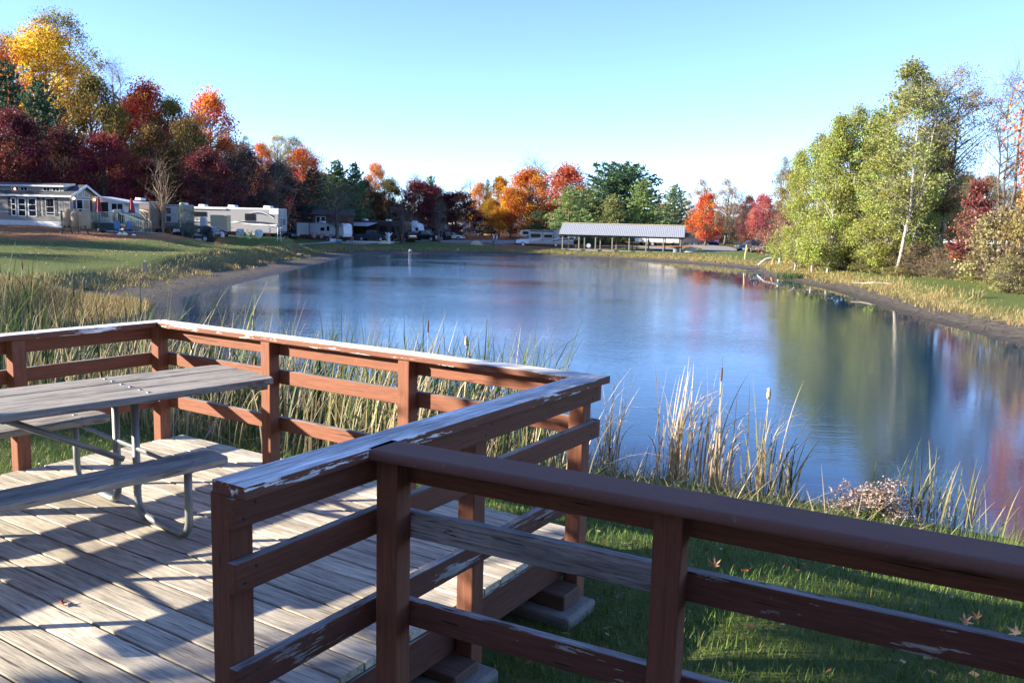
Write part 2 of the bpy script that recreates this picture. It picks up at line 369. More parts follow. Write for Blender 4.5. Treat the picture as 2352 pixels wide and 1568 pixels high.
# ------------------------------------------------------------------ the viewing deck
OX, UX, VX = np.array([-2.70, 6.42]), np.array([.847, -.531]), np.array([-.531, -.847])
UANG = math.atan2(UX[1], UX[0]); VANG = math.atan2(VX[1], VX[0])
def st(s, t): return OX + UX * s + VX * t
M_STAIN = wood_mat('worn_red_stain', (.20, .075, .042), (.30, .285, .27), .56, .30)
M_STAINY = wood_mat('rim_red_stain', (.10, .04, .026), (.30, .285, .27), .56, .36, (22, 1.2, 22))
M_STAINP = wood_mat('post_red_stain', (.20, .075, .042), (.30, .285, .27), .34, .25, (22, 22, 1.2))
M_CAPW = wood_mat('peeled_cap', (.17, .068, .042), (.86, .83, .80), 1.0, .44)
M_PEEL = wood_mat('half_peeled_stain', (.16, .06, .038), (.36, .35, .345), .56, .42)
M_DECK = None
def deck_mat():
    b = NB('deck_plank'); v = b.coord((1.0, 20, 20)); t = b.attr('tone')
    off = b.n('CombineXYZ'); b.l(b.math('MULTIPLY', t, 37.), off.inputs[0]); b.l(b.math('MULTIPLY', t, 91.), off.inputs[1])
    va = b.n('VectorMath', operation='ADD'); b.l(v, va.inputs[0]); b.l(off.outputs[0], va.inputs[1]); v = va.outputs[0]
    g = b.noise(v, 2.6, 6, .65, .8); f = b.noise(v, 9, 3, .6)
    c = b.mix(b.math('ADD', b.math('MULTIPLY', g, .65), b.math('MULTIPLY', f, .35)), (.0, .0, .0), (1, 1, 1)); c = b.ramp(c, [(.34, (.22, .19, .155)), (.5, (.50, .45, .375)), (.68, (.76, .69, .58))])
    c = b.mix(1., c, b.ramp(b.noise(b.coord((1.1, 2.2, 1)), 1.3, 5, .65), [(.34, (.66, .63, .6)), (.62, (1.1, 1.07, 1.0))]), 'MULTIPLY')
    c = b.mix(b.ramp(b.noise(v, 4, 2, .5), [(.28, 1.), (.37, 0.)]), c, (.11, .095, .085))
    vo = b.n('TexVoronoi'); vo.inputs['Scale'].default_value = 1.; mp = b.n('Mapping'); mp.inputs['Scale'].default_value = (1.6, 6.5, 1); b.l(b.coord(), mp.inputs[0]); b.l(mp.outputs[0], vo.inputs['Vector'])
    c = b.mix(b.ramp(vo.outputs['Distance'], [(.035, .8), (.075, 0.)]), c, (.07, .05, .04))
    h = b.n('HueSaturation'); b.l(c, h.inputs['Color']); b.l(b.math('MULTIPLY_ADD', t, .4, .78), h.inputs['Value']); b.base(h.outputs[0]); b.rough(.8); b.p.inputs['Specular IOR Level'].default_value = .3
    b.bump(b.math('ADD', g, f), .55, .004); return b.m
M_DECK = deck_mat()
M_CONC = mat('footing_concrete', (.2, .19, .17), .95, var=.35, scale=6, bump=.6)
M_COMP = mat('composite_cap', (.12, .055, .038), .8, var=.22, scale=14, bump=.25)
def comp_mat():
    b = NB('composite_cap_board'); v = b.coord(jitter=True); n = b.noise(v, 3.5, 6, .7); sp = b.noise(v, 55, 2, .6); bl = b.noise(v, 11, 5, .7)
    c = b.mix(n, (.135, .066, .050), (.22, .108, .082)); c = b.mix(b.ramp(bl, [(.66, 0.), (.72, .55)]), c, (.22, .17, .15)); c = b.mix(b.ramp(sp, [(.70, 0.), (.76, .5)]), c, (.26, .21, .19))
    c = b.mix(b.ramp(b.noise(v, 7, 4, .6), [(.26, .7), (.36, 0.)]), c, (.04, .026, .022)); b.base(c); b.rough(.82); b.p.inputs['Specular IOR Level'].default_value = .3; b.bump(b.math('ADD', sp, bl), .6, .003); return b.m
M_COMP = comp_mat()
M_DARKW = wood_mat('dark_joist', (.10, .06, .045), (.2, .18, .16), .3, .3)

deck = empty('viewing_deck', (OX[0], OX[1], 0), UANG, label='weathered grey plank deck standing at the near edge of the pond', cat='deck')
def planks(name, s0, s1, t0, t1, z, parent, m, w=.14, gap=.011):
    mb = MB(); tones = []; t = t0; rr = random.Random(3)
    while t < t1 - .02:
        h = rr.uniform(-.0015, .0015); e = .003
        mb.prism([(-t, z - .034 + h), (-(t + w - gap), z - .034 + h), (-(t + w - gap), z + h - e), (-(t + w - gap) + e, z + h), (-t - e, z + h), (-t, z + h - e)], s0 + rr.uniform(-.006, .006), s1 + rr.uniform(-.008, .008), 'x')
        tones += [rr.random()] * 8; t += w
    me = mb.mesh(name, m); a = me.attributes.new('tone', 'FLOAT', 'FACE'); a.data.foreach_set('value', tones)
    return link_mesh(name, me, None, parent)
# deck frame: +x along the far railing, -y towards the camera
planks('decking', -.005, 3.605, -.11, 4.7, 0, deck, M_DECK)
planks('walkway_planks', 3.64, 9., 1.9, 4.7, -.012, deck, M_DECK)
MB().box(3.56, -4.66, -.215, 3.612, .07, -.04).build('rim_board', M_STAINY, deck, .004)
MB().box(.0, .05, -.215, 3.55, .09, -.04).build('rim_board', M_STAIN, deck, .004)
MB().box(-.0, -4.66, -.215, .04, .04, -.04).build('rim_board', M_STAINY, deck, .004)
for y in (-.55, -1.35, -2.3, -3.4): MB().box(.05, y - .02, -.2, 3.55, y + .02, -.04).build('joist', M_DARKW, deck)
for x, y in ((3.62, -.22), (3.62, -1.2), (3.6, -2.7), (1.2, -.05), (2.4, -.05), (.0, -1.15), (.0, -2.4)):
    g = gz(*st(x, -y))
    f = MB().box(x - .17, y - .16, g - .1, x + .2, y + .16, g + .06).build('footing', M_CONC, deck, .02, 2)
    MB().box(x - .13, y - .09, g + .06, x + .13, y + .09, -.215).build('pier_block', M_DARKW, f, .006)

def railing(name, ang, x_org, label, boards, posts, cap_poly, cap_mat, bm, pm, y_board, y_post, zpost=-.42, cap_bevel=.007, seg=2, mats=None, bays=None):
    e = empty(name, (x_org[0], x_org[1], 0), ang, label=label, cat='railing')
    for i, (z0, z1) in enumerate(((.79, .886), (.585, .683), (.245, .343))):
        for x0, x1, mm in (bays or [(boards[0], boards[1], mats or {})]): MB().box(x0, y_board[0], z0, x1, y_board[1], z1).build('rail_board', mm.get(i, bm), e, .005, 2)
    for p in posts: MB().box(p, y_post[0], zpost, p + .09, y_post[1], .887).build('post', pm, e, .006, 2)
    MB().prism(cap_poly, .889, .928, 'z').build('cap_board', cap_mat, e, cap_bevel, seg)
    return e
railing('deck_railing', UANG, OX, 'sunlit worn red railing along the far pond side of the deck', (-.125, 3.75), (-.086, 1.165, 2.41, 3.62),
        [(-.15, .06), (3.79, .06), (3.64, -.09), (.0, -.09)], M_CAPW, M_STAIN, M_STAINP, (.001, .041), (-.09, 0))
railing('deck_railing', VANG, OX, 'shaded red railing on the left side of the deck behind the picnic table', (-.0, 4.4), (1.08, 2.3, 3.5),
        [(-.06, -.15), (4.45, -.15), (4.45, -.0), (.09, -.0)], M_CAPW, M_STAIN, M_STAINP, (-.128, -.089), (-.088, -.002))
M_DST = wood_mat('shade_toned_red_stain', (.15, .056, .032), (.30, .285, .27), .56, .34)  # copy of the red stain, darkened to deepen the shade on near railings
M_SHADEDP = wood_mat('shade_toned_post_stain', (.15, .056, .032), (.30, .285, .27), .3, .22, (22, 22, 1.2))  # post version of the stain, shade worked into its colour
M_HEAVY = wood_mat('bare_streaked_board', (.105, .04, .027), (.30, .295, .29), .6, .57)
M_PEEL2 = wood_mat('shade_toned_half_peeled', (.105, .04, .027), (.30, .29, .285), .56, .44)  # half peeled board, its stain darkened for shade the same way
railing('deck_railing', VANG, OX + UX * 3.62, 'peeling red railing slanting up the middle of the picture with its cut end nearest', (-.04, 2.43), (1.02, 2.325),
        [(-.06, .17), (-.06, .168), (2.42, .168), (2.42, .02), (.09, .02)], M_CAPW, M_DST, M_SHADEDP, (.09, .13), (.0, .089), mats={2: M_PEEL2})
right_rail = [o for o in bpy.data.objects if o.get('label', '').startswith('peeling red railing')][0]
M_NAIL = mat('rusty_nail', (.025, .02, .018), .7)
for z in (.838, .634, .294):
    for px_ in (.02, 1.045, 2.35):
        for dx, dz in ((0, .022), (.045, -.02)): MB().lathe([(.0055, 0), (.005, .0025), (.001, .003)], (0, 0, 0), 7, 'y').build('nail', M_NAIL, right_rail, loc=(px_ + dx, .1295, z + dz))
ww = UANG + .082
wp = st(3.785, 1.80)
railing('walkway_railing', ww, wp, 'shaded red walkway railing with a smooth rounded cap crossing the foreground', (.005, 5.2), (.0, 1.02, 2.4, 3.6),
        [(-.035, -.085), (5.2, -.085), (5.2, .09), (-.035, .09)], M_COMP, M_PEEL2, M_SHADEDP, (.046, .086), (-.045, .045), cap_bevel=.017, seg=4, bays=[(.005, 1.062, {0: M_DST, 1: M_HEAVY}), (1.067, 5.2, {0: M_DST})])

# picnic table: grey planks on bent steel tube
M_GREY = wood_mat('grey_table_wood', (.31, .28, .24), (.31, .28, .24), .5, .5, (1.0, 18, 18), .35)
M_GALV = mat('galvanised_tube', (.20, .215, .22), .5, .5, var=.3, scale=9)
TA = math.atan2(.76, .65)
tab = empty('picnic_table', (-1.46, 5.09, 0), TA, label='weathered grey picnic table on a steel tube frame standing on the deck', cat='picnic table')
def plank_shape(x0, x1, y0, y1, r=.05, left=False, right=True):
    p = [(x0, y0)]
    p += [(x1 - r, y0), (x1 - r * .3, y0 + r * .3), (x1, y0 + r)] if right else [(x1, y0)]
    p += [(x1, y1 - r), (x1 - r * .3, y1 - r * .3), (x1 - r, y1)] if left else [(x1, y1)]
    return p + [(x0, y1)]
L = -2.55
MB().prism(plank_shape(L, .0, .0, .232, .06), .712, .752, 'z').build('tabletop_plank', M_GREY, tab, .007, 2)
MB().prism(plank_shape(L, .01, .238, .455, .0), .711, .751, 'z').build('tabletop_plank', M_GREY, tab, .007, 2)
MB().prism(plank_shape(L, .0, .461, .69, .06, True, False), .7125, .7525, 'z').build('tabletop_plank', M_GREY, tab, .007, 2)
MB().prism(plank_shape(L, -.60, -.47, -.23, .05, True), .412, .452, 'z').build('bench', M_GREY, tab, .007, 2)
MB().prism(plank_shape(L, -.62, .92, 1.16, .05, True), .412, .452, 'z').build('bench', M_GREY, tab, .007, 2)
MB().box(-.11, .06, .672, -.03, .64, .711).build('cleat', M_GREY, tab, .004)
def uframe(x):
    for sg, (a, b) in ((1, (.22, -.37)), (-1, (.47, 1.06))):
        r = .021; k = .1 if b > a else -.1; pts = [(x, a, .7), (x, a, .13)]
        for i in range(1, 7):
            w = i / 6 * math.pi / 2; pts.append((x, a + k * (1 - math.cos(w)), .125 - .1 * math.sin(w)))
        for i in range(0, 7):
            w = i / 6 * math.pi / 2; pts.append((x, b - k + k * math.sin(w), .125 - .1 * math.cos(w)))
        pts += [(x, b, .2), (x, b, .41)]
        MB().tube(pts, r, 10).build('leg', M_GALV, tab, smooth=True)
    MB().tube([(x, -.42, .405), (x, 1.1, .405)], .012, 6).build('cross_bar', M_GALV, tab)
uframe(-.80); uframe(-2.2)
for x0, x1 in ((-.82, -1.5), (-2.18, -1.5)): MB().tube([(x0, .345, .32), (x1, .345, .69)], .0185, 8).build('brace', M_GALV, tab, smooth=True)
MB().box(-1.53, .06, .69, -1.47, .64, .711).build('cleat', M_GREY, tab, .004)
for x in (-.80, -2.2):
    MB().box(x - .03, .04, .695, x + .03, .65, .711).build('cleat', M_GALV, tab, .003)
    for y, z in [(q, .751) for q in (.07, .17, .29, .40, .52, .62)] + [(q, .451) for q in (-.41, -.29, .98, 1.10)]:
        MB().lathe([(.012, z), (.010, z + .005), (.004, z + .007)], (x + .012, y, 0), 8).build('bolt', M_GALV, tab)

# fallen leaves: a curled lobed blade with a stalk
def maple_leaf(name, s, curl):
    rr = random.Random(int(s * 1e5) + int(curl * 77)); pts = []; N = 40; lobes = ((0, 1.), (.95, .86), (-.95, .86), (1.95, .58), (-1.95, .58))
    for i in range(N):
        w = 2 * math.pi * i / N; a = (w + math.pi) % (2 * math.pi) - math.pi
        q = .30 + max(l * math.exp(-((a - c) / .24) ** 2) for c, l in lobes) * .68; q *= 1 - .10 * (i % 2); q = q if abs(a) < 2.7 else .22
        x, y = s * q * math.cos(w), s * q * math.sin(w)
        pts.append((x, y, curl * s * (.55 * abs(y / s) ** 1.3 + .35 * (x / s) ** 2 * (1 if x > 0 else -.4)) + rr.uniform(-.05, .05) * s + .006))
    mid = [tuple(c * .45 for c in p[:2]) + (p[2] * .35,) for p in pts]
    mb = MB(); mb.add([(0, 0, .004)] + mid + pts, [(0, i + 1, (i + 1) % N + 1) for i in range(N)] + [(i + 1, N + i + 1, N + (i + 1) % N + 1, (i + 1) % N + 1) for i in range(N)])
    mb.tube([(-s * .2, 0, .008), (-s * .7, .01, .01 + s * .08), (-s * 1.1, .02, .01)], s * .022, 4); return mb
def leaf(loc, rz, s, curl, m, label, tilt=(0, 0), grp=None):
    o = link_mesh('fallen_leaf', maple_leaf('leaf', s, curl).mesh('leaf', m)); o.location = loc; o.rotation_euler = (tilt[0], tilt[1], rz); return tag(o, label, 'leaf', grp)
M_LRED = mat('red_dead_leaf', (.26, .05, .025), .6, scale=20); M_LTAN = mat('tan_dead_leaf', (.23, .125, .06), .7, scale=20); M_LPALE = mat('pale_dead_leaf', (.30, .22, .16), .7, scale=20)
leaf((-1.972, 3.472, .012), .4, .036, .9, M_LRED, 'small red leaf curled up on the sunlit deck planks', (0, 1.1))

# ------------------------------------------------------------------ trees
def rhombs(rg, c, size, asp=.62, up=.0, tone=None):
    """leaf-sized rhombs round the points c"""
    n = len(c); a = rg.normal(size=(n, 3)); a[:, 2] += up * 0; a /= np.linalg.norm(a, axis=1)[:, None]
    b = rg.normal(size=(n, 3)); b -= a * (a * b).sum(1)[:, None]; b /= np.linalg.norm(b, axis=1)[:, None]
    s = np.broadcast_to(size, n)[:, None] * rg.uniform(.65, 1.3, (n, 1)) * .5
    return np.stack([c - a * s, c - b * s * asp, c + a * s, c + b * s * asp], 1)
def bez(p0, p1, p2, n):
    t = np.linspace(0, 1, n)[:, None]; return (1 - t) ** 2 * p0 + 2 * t * (1 - t) * p1 + t * t * p2
def tree_proto(name, H, W, env, K, leaves, lsize, clump, seed, base=.16, trunk_r=None, twigs=5, droop=0., lean=0., forks=1, flat=.75, bark=None, interior=.35, limb=1.):
    rg = np.random.default_rng(seed); mb = MB(); tr = trunk_r or H * .017
    tops = []
    ctr = []
    for f in range(forks):
        off = np.array([0, 0, 0.]) if f == 0 else np.array([*(rg.normal(size=2) * W * .16), 0])
        n = 9; z = np.linspace(-.4, H * (.93 if f == 0 else .8), n); w = np.cumsum(rg.normal(size=(n, 2)) * H * .008, 0)
        P = np.c_[w + off[:2] * np.linspace(.12, 1, n)[:, None] + lean * z[:, None] * np.array([1, 0]), z]; P[0, :2] = off[:2] * .08; ctr.append(P)
        q = np.linspace(0, 1, n); mb.tube(P, list(tr * (1 if f == 0 else .75) * (1.25 * (1 - q) ** .8 + .08)), 7)
    cs = []
    while len(cs) < K:
        h = rg.uniform(base, 1.); r = env((h - base) / (1 - base)) * W / 2 
        rad = r * math.sqrt(rg.uniform(interior ** 2, 1.)); w = rg.uniform(0, 2 * math.pi)
        lump = 1 + .22 * math.sin(3 * w + 7 * h + seed) + .12 * math.sin(5 * w - 11 * h)
        if r < .02 * W and h < .97: continue
        cs.append((rad * lump * math.cos(w), rad * lump * math.sin(w), h * H))
    cs = np.array(cs); cs[:, 0] += lean * cs[:, 2]
    segs = []
    for c in cs:
        P = ctr[rg.integers(forks)]; rad = np.hypot(c[0] - lean * c[2], c[1]); zs = max(H * base * .75, c[2] - rad * rg.uniform(.5, 1.15)); zs = min(zs, P[-1, 2])
        p0 = np.array([np.interp(zs, P[:, 2], P[:, k]) for k in range(3)]); mid = (p0 + c) / 2 + np.array([0, 0, rad * .12 - droop * rad]) + rg.normal(size=3) * rad * .07
        pts = bez(p0, mid, c, 5); r0 = limb * min(tr * .5, .012 * np.linalg.norm(c - p0) + .015); mb.tube(pts, list(np.linspace(r0, .012, 5)), 5, False); segs.append(pts)
        for k in range(twigs):
            a = pts[rg.integers(2, 5)]; dv = rg.normal(size=3) * clump * 1.2; dv[2] = abs(dv[2]) * .8 - droop * clump * 2; e = a + dv
            m2 = (a + e) / 2 + rg.normal(size=3) * clump * .15; tw = np.array([a, m2, e]); mb.tube(tw, [.014, .010, .005], 3, False); segs.append(tw)
            if leaves < 1500:
                for q in range(3):
                    a2 = tw[rg.integers(1, 3)]; e2 = a2 + (e - a) * .45 + rg.normal(size=3) * clump * .45; mb.tube([a2, e2], [.008, .004], 3, False)
    me_t = mb.mesh(name + '_trunk', bark or M_BARK, True); me_c = None
    if leaves:
        ci = rg.integers(0, K, leaves); ct = rg.uniform(0, 1, K); sp = rg.uniform(.6, 1.25, K)
        g = rg.normal(size=(leaves, 3)) * np.array([1, 1, flat]) * (clump * .62); rr = np.linalg.norm(g, axis=1); g *= (np.minimum(rr, clump * 1.35) / (rr + 1e-9))[:, None]
        p = cs[ci] + g * sp[ci][:, None]; p[:, 2] -= droop * np.abs(g[:, 0]) 
        tone = np.clip(.5 * ct[ci] + .5 * rg.uniform(0, 1, leaves), 0, 1)
        me_c = quads(name + '_crown', rhombs(rg, p, lsize), tone, M_LEAF)
    return dict(t=me_t, c=me_c, H=H, W=W)
def pine_proto(name, H, W, seed, n_whorl=19, tufts=52, tl=.42, shape=.62, base=.07, up=.35):
    rg = np.random.default_rng(seed); mb = MB()
    mb.tube([(0, 0, -.4), (0, 0, H * .5), (0, 0, H * .99)], [H * .02, H * .012, .02], 7); pts = []; tone = []; dirs = []
    for h in np.linspace(base, .985, n_whorl):
        r = W / 2 * (1 - h) ** shape * (1 if h > .2 else .8 + h); nb = int(rg.integers(5, 8)) if h < .9 else 4; w0 = rg.uniform(0, 6.28)
        for k in range(nb):
            w = w0 + 2 * math.pi * k / nb + rg.normal() * .2; l = (r + .25) * rg.uniform(.62, 1.22); d = np.array([math.cos(w), math.sin(w), 0])
            p0 = np.array([0, 0, h * H]); p2 = p0 + d * l + np.array([0, 0, l * (up * h + .05) + rg.normal() * .15]); p1 = (p0 + p2) / 2 + np.array([0, 0, -l * .12])
            br = bez(p0, p1, p2, 4); mb.tube(br, [.05, .035, .02, .01], 4, False)
            m = max(6, int(tufts * l / (W / 2))); t = rg.uniform(.22, 1.06, m); c = (1 - t)[:, None] ** 2 * p0 + (2 * t * (1 - t))[:, None] * p1 + (t * t)[:, None] * p2
            spread = (.10 + .16 * l * np.sin(np.clip(t, 0, 1) * 2.6))[:, None]; side = np.array([-d[1], d[0], 0])
            c = c + side * rg.normal(size=(m, 1)) * spread + np.array([0, 0, 1]) * (np.abs(rg.normal(size=(m, 1))) * .22 - .06)
            bt = rg.uniform(0, 1)
            for cc in c:
                for q in range(5):
                    dv = d * .6 + np.array([0, 0, .55]) + rg.normal(size=3) * .55; dv /= np.linalg.norm(dv); pts.append(cc + dv * tl * .3); dirs.append(dv); tone.append(.5 * bt + .5 * rg.uniform())
    p = np.array(pts); d = np.array(dirs); n = len(p); b = rg.normal(size=(n, 3)); b -= d * (b * d).sum(1)[:, None]; b /= np.linalg.norm(b, axis=1)[:, None]
    s = tl * rg.uniform(.7, 1.25, (n, 1)); V = np.stack([p - d * s * .5, p - b * s * .24, p + d * s * .5, p + b * s * .24], 1)
    return dict(t=mb.mesh(name + '_trunk', M_BARK, True), c=quads(name + '_crown', V, tone, M_NEEDLE), H=H, W=W)
e_round = lambda h: math.sin(math.pi * min(1, .12 + h * .88)) ** .55
e_oval = lambda h: math.sin(math.pi * min(1, .08 + .92 * h ** .85)) ** .7
e_cone = lambda h: (1 - h) ** .6 * min(1, .5 + h * 4)
e_vase = lambda h: min(1, .25 + 1.3 * h) * (1 - h ** 4) ** .5
e_wide = lambda h: (1 - h ** 2.4) ** .6 * min(1, .6 + 2 * h)
PR = {
    'maple': tree_proto('maple', 14, 11, e_round, 110, 19000, .27, 1.2, 1),
    'maple2': tree_proto('maple2', 13, 11, e_oval, 100, 18000, .27, 1.2, 2, base=.13),
    'maple3': tree_proto('maple3', 11, 9, e_wide, 100, 18000, .23, 1.0, 3, base=.10),
    'egg': tree_proto('egg', 11, 6.6, e_oval, 90, 13000, .23, .8, 4, base=.12, interior=.2),
    'oak': tree_proto('oak', 18, 15, e_round, 110, 15000, .28, 1.25, 5, base=.22, forks=3),
    'thin': tree_proto('thin', 15, 10, e_oval, 85, 5000, .25, 1.05, 6, base=.2, forks=3, twigs=8),
    'bare': tree_proto('bare', 15, 10, e_vase, 75, 0, .3, 1.0, 7, base=.25, forks=4, twigs=8),
    'bare3': tree_proto('bare3', 15, 10, e_vase, 70, 0, .3, 1.0, 27, base=.27, forks=1, twigs=8, lean=-.05, trunk_r=.26),
    'bare2': tree_proto('bare2', 9, 7, e_vase, 46, 0, .3, .8, 17, base=.2, forks=7, twigs=3, trunk_r=.13, interior=.15, limb=1.3),
    'pine': pine_proto('pine', 15, 11, 8), 'pine2': pine_proto('pine2', 13, 9.5, 9, 18, 52, .4, .62, .05, .55),
    'bigpine': pine_proto('bigpine', 17, 15, 10, 26, 95, .46, .40, .06, .5),
    'aspen': tree_proto('aspen', 14, 7.2, e_oval, 130, 24000, .19, .8, 11, base=.09, bark=M_BIRCH, trunk_r=.13, interior=.25),
    'aspen2': tree_proto('aspen2', 13, 7.5, e_cone, 120, 23000, .19, .8, 12, base=.08, bark=M_BIRCH, trunk_r=.13, lean=.02, interior=.25),
    'birch': tree_proto('birch', 18, 7, e_oval, 120, 14000, .21, .72, 13, base=.25, bark=M_BIRCH, trunk_r=.125, forks=2, twigs=6, interior=.15, limb=.45),
    'wispy': tree_proto('wispy', 17, 11, e_vase, 95, 17000, .15, 1.05, 14, base=.33, trunk_r=.2, forks=3, twigs=9, flat=.6, interior=.15),
    'willow': tree_proto('willow', 16, 7, e_vase, 55, 500, .2, .9, 15, base=.35, trunk_r=.16, forks=3, twigs=10, interior=.1),
    'redoak': tree_proto('redoak', 8, 5.6, e_cone, 75, 5600, .25, .62, 16, base=.06, interior=.2),
    'canopy': tree_proto('canopy', 9, 5, e_round, 110, 13000, .2, .6, 23, base=.5),
    'nearmaple': tree_proto('nearmaple', 14, 11, e_round, 170, 26000, .20, .85, 21),
    'shrub': tree_proto('shrub', 3, 3.4, e_round, 60, 3600, .15, .42, 18, base=.04, forks=6, trunk_r=.04, twigs=6),
    'shrub2': tree_proto('shrub2', 3, 4.2, e_wide, 60, 2600, .14, .45, 19, base=.03, forks=7, trunk_r=.035, twigs=9),
}
def tree(px, Y, top, wpx, kind, col, label, name='maple_tree', cat='tree', group=None, trunk=(1, 1, 1), z=None, rz=None):
    p = PR[kind]; x, y = xy(px, Y); g = gz(x, y) if z is None else z
    h = z_at(px, top, Y) - g; w = wpx / F * Y
    e = empty(name, (x, y, g - .02), rng.uniform(0, 6.28) if rz is None else rz, label=label, cat=cat, group=group); ws = max(w / p['W'], (.72 if group == GH and kind not in ('bare', 'thin') else .62 if group == GS and kind[:5] == 'maple' else .3) * h / p['H']); e.scale = (ws, ws, h / p['H'])
    t = link_mesh('trunk', p['t'], None, e); t.color = (*trunk, 1)
    if p['c']:
        c = link_mesh('crown', p['c'], None, e); k = 1.9 if kind.find('pine') >= 0 else (1.25 if group == GH and max(col) > .3 else .95); c.color = (*(q * k for q in col), 1)
    return e
YEL, GOLD, OLIVE, PALE = (.50, .30, .025), (.42, .21, .02), (.17, .125, .025), (.36, .30, .10)
ORG, RORG, RED, MAR, DMAR = (.60, .20, .025), (.54, .145, .04), (.42, .045, .04), (.135, .022, .028), (.075, .015, .02)
PINE, LPINE, DPINE, AGREEN, BROWN, TAN, PINK, GREY = (.045, .085, .035), (.12, .165, .06), (.028, .055, .03), (.30, .33, .075), (.15, .10, .045), (.36, .20, .11), (.46, .10, .10), (.11, .085, .075)
GH, GS, GR = 'trees on the left hillside', 'trees across the pond', 'trees on the right bank'
for a in [
    # left hillside, back to front
    (150, 178, 34, 190, 'oak', (.26, .24, .07), 'tall oak with pale green sparse top, highest on the left hill', 'oak_tree'),
    (40, 165, 88, 120, 'oak', (.24, .22, .08), 'pale green oak at the far left top of the hill', 'oak_tree'),
    (118, 150, 74, 220, 'maple', YEL, 'big golden yellow maple on top of the left hill'),
    (-10, 140, 88, 100, 'maple', RORG, 'rust red maple cut by the left edge of the picture'),
    (270, 165, 140, 90, 'bare', GREY, 'leafless grey tree on the skyline right of the golden maple', 'bare_tree'),
    (30, 128, 150, 150, 'pine', DPINE, 'dark pine below the pale oak at the left edge', 'pine_tree'),
    (100, 124, 196, 130, 'pine2', DPINE, 'dark pine below the golden maple on the hill', 'pine_tree'),
    (222, 138, 186, 180, 'maple2', OLIVE, 'olive brown maple beneath the leafless skyline tree'),
    (342, 150, 200, 86, 'maple3', (.48, .085, .03), 'brick red maple on the skyline left of the orange one'),
    (298, 152, 240, 90, 'maple', (.45, .17, .03), 'dull orange maple tucked behind the brick red one'),
    (398, 150, 238, 66, 'maple2', (.22, .20, .05), 'small olive tree on the skyline between brick red and orange maples'),
    (432, 135, 286, 130, 'maple', (.15, .10, .03), 'dark olive maple left of the tall orange maple'),
    (355, 130, 300, 130, 'maple2', (.16, .085, .03), 'dark brown maple above the leafless tree by the steps'),
    (488, 145, 226, 122, 'maple2', RORG, 'tall bright orange red maple standing out on the left skyline'),
    (520, 140, 320, 80, 'maple3', (.44, .13, .03), 'low orange maple right of the tall orange red one'),
    (40, 112, 265, 190, 'maple3', MAR, 'dark maroon maple behind the left end of the cottage'),
    (150, 118, 305, 110, 'maple', DMAR, 'almost black maroon maple behind the cottage dormer'),
    (245, 117, 318, 190, 'maple2', (.22, .022, .03), 'crimson topped maple behind the cottage gable'),
    (340, 122, 375, 110, 'maple3', DMAR, 'low dark purple tree behind the brown motorhome'),
    (478, 118, 352, 150, 'maple3', MAR, 'wine red maple behind the striped motorhome'),
    (566, 190, 314, 50, 'thin', PALE, 'pale thin tree on the skyline beyond the orange maple', 'thin_tree'),
    (602, 180, 334, 66, 'maple', RORG, 'small orange red maple on the skyline beside the pale thin tree'),
    (640, 195, 312, 70, 'oak', PALE, 'pale yellow green oak on the skyline, left one of the pair', 'oak_tree'),
    (676, 190, 318, 84, 'oak', (.40, .30, .06), 'yellower oak on the skyline, right one of the pair', 'oak_tree'),
    (696, 172, 348, 110, 'maple', (.58, .14, .045), 'salmon orange maple below the yellow oaks'),
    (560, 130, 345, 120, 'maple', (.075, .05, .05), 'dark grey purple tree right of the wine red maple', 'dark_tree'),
    (632, 132, 368, 120, 'bare', GREY, 'dark bare branched tree behind the back end of the striped motorhome', 'bare_tree'),
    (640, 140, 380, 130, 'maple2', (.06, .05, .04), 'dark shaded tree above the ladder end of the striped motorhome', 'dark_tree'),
    (720, 156, 392, 120, 'pine', DPINE, 'dark pine below the salmon orange maple', 'pine_tree'),
    (775, 165, 374, 110, 'pine2', (.05, .085, .03), 'green pine on the skyline right of the salmon maple', 'pine_tree'),
    (815, 160, 380, 90, 'pine2', PINE, 'taller green pine whose top meets the sky by the small orange maple', 'pine_tree'),
    (862, 200, 380, 66, 'maple', (.56, .22, .09), 'small peach orange maple alone on the skyline'),
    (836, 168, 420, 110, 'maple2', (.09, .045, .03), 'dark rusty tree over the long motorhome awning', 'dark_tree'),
    (893, 172, 416, 90, 'maple', (.14, .11, .03), 'rounded olive tree left of the maroon maples'),
    (952, 215, 398, 56, 'bare', GREY, 'pale leafless tree peeping over the maroon maples', 'bare_tree'),
    (988, 198, 408, 50, 'pine2', (.06, .11, .06), 'bluish green pine peeping over the maroon maples', 'pine_tree'),
    (960, 170, 420, 124, 'maple3', (.12, .018, .026), 'left maroon maple above the dark pickups'),
    (1005, 178, 434, 80, 'maple', (.11, .014, .022), 'darker maroon maple between its two neighbours'),
    (1050, 172, 444, 130, 'maple3', DMAR, 'right maroon maple spreading above the white sedan'),
]: tree(*a[:7], **dict(name=a[7] if len(a) > 7 else 'maple_tree', group=GH))
tree(772, 138, 424, 150, 'bare3', GREY, 'grey leafless tree with a curved trunk by the small white trailer', 'bare_tree')
tree(373, 92, 366, 96, 'bare2', GREY, 'leafless upswept tree standing at the foot of the porch steps', 'bare_tree', trunk=(1.9, 1.6, 1.25))
tree(925, 146, 470, 70, 'bare', (.1, .02, .02), 'small leafless tree in front of the black motorhome', 'bare_tree')
tree(1008, 151, 462, 46, 'bare', (.1, .02, .02), 'slender leafless tree between the dark red car and the pickup', 'bare_tree')
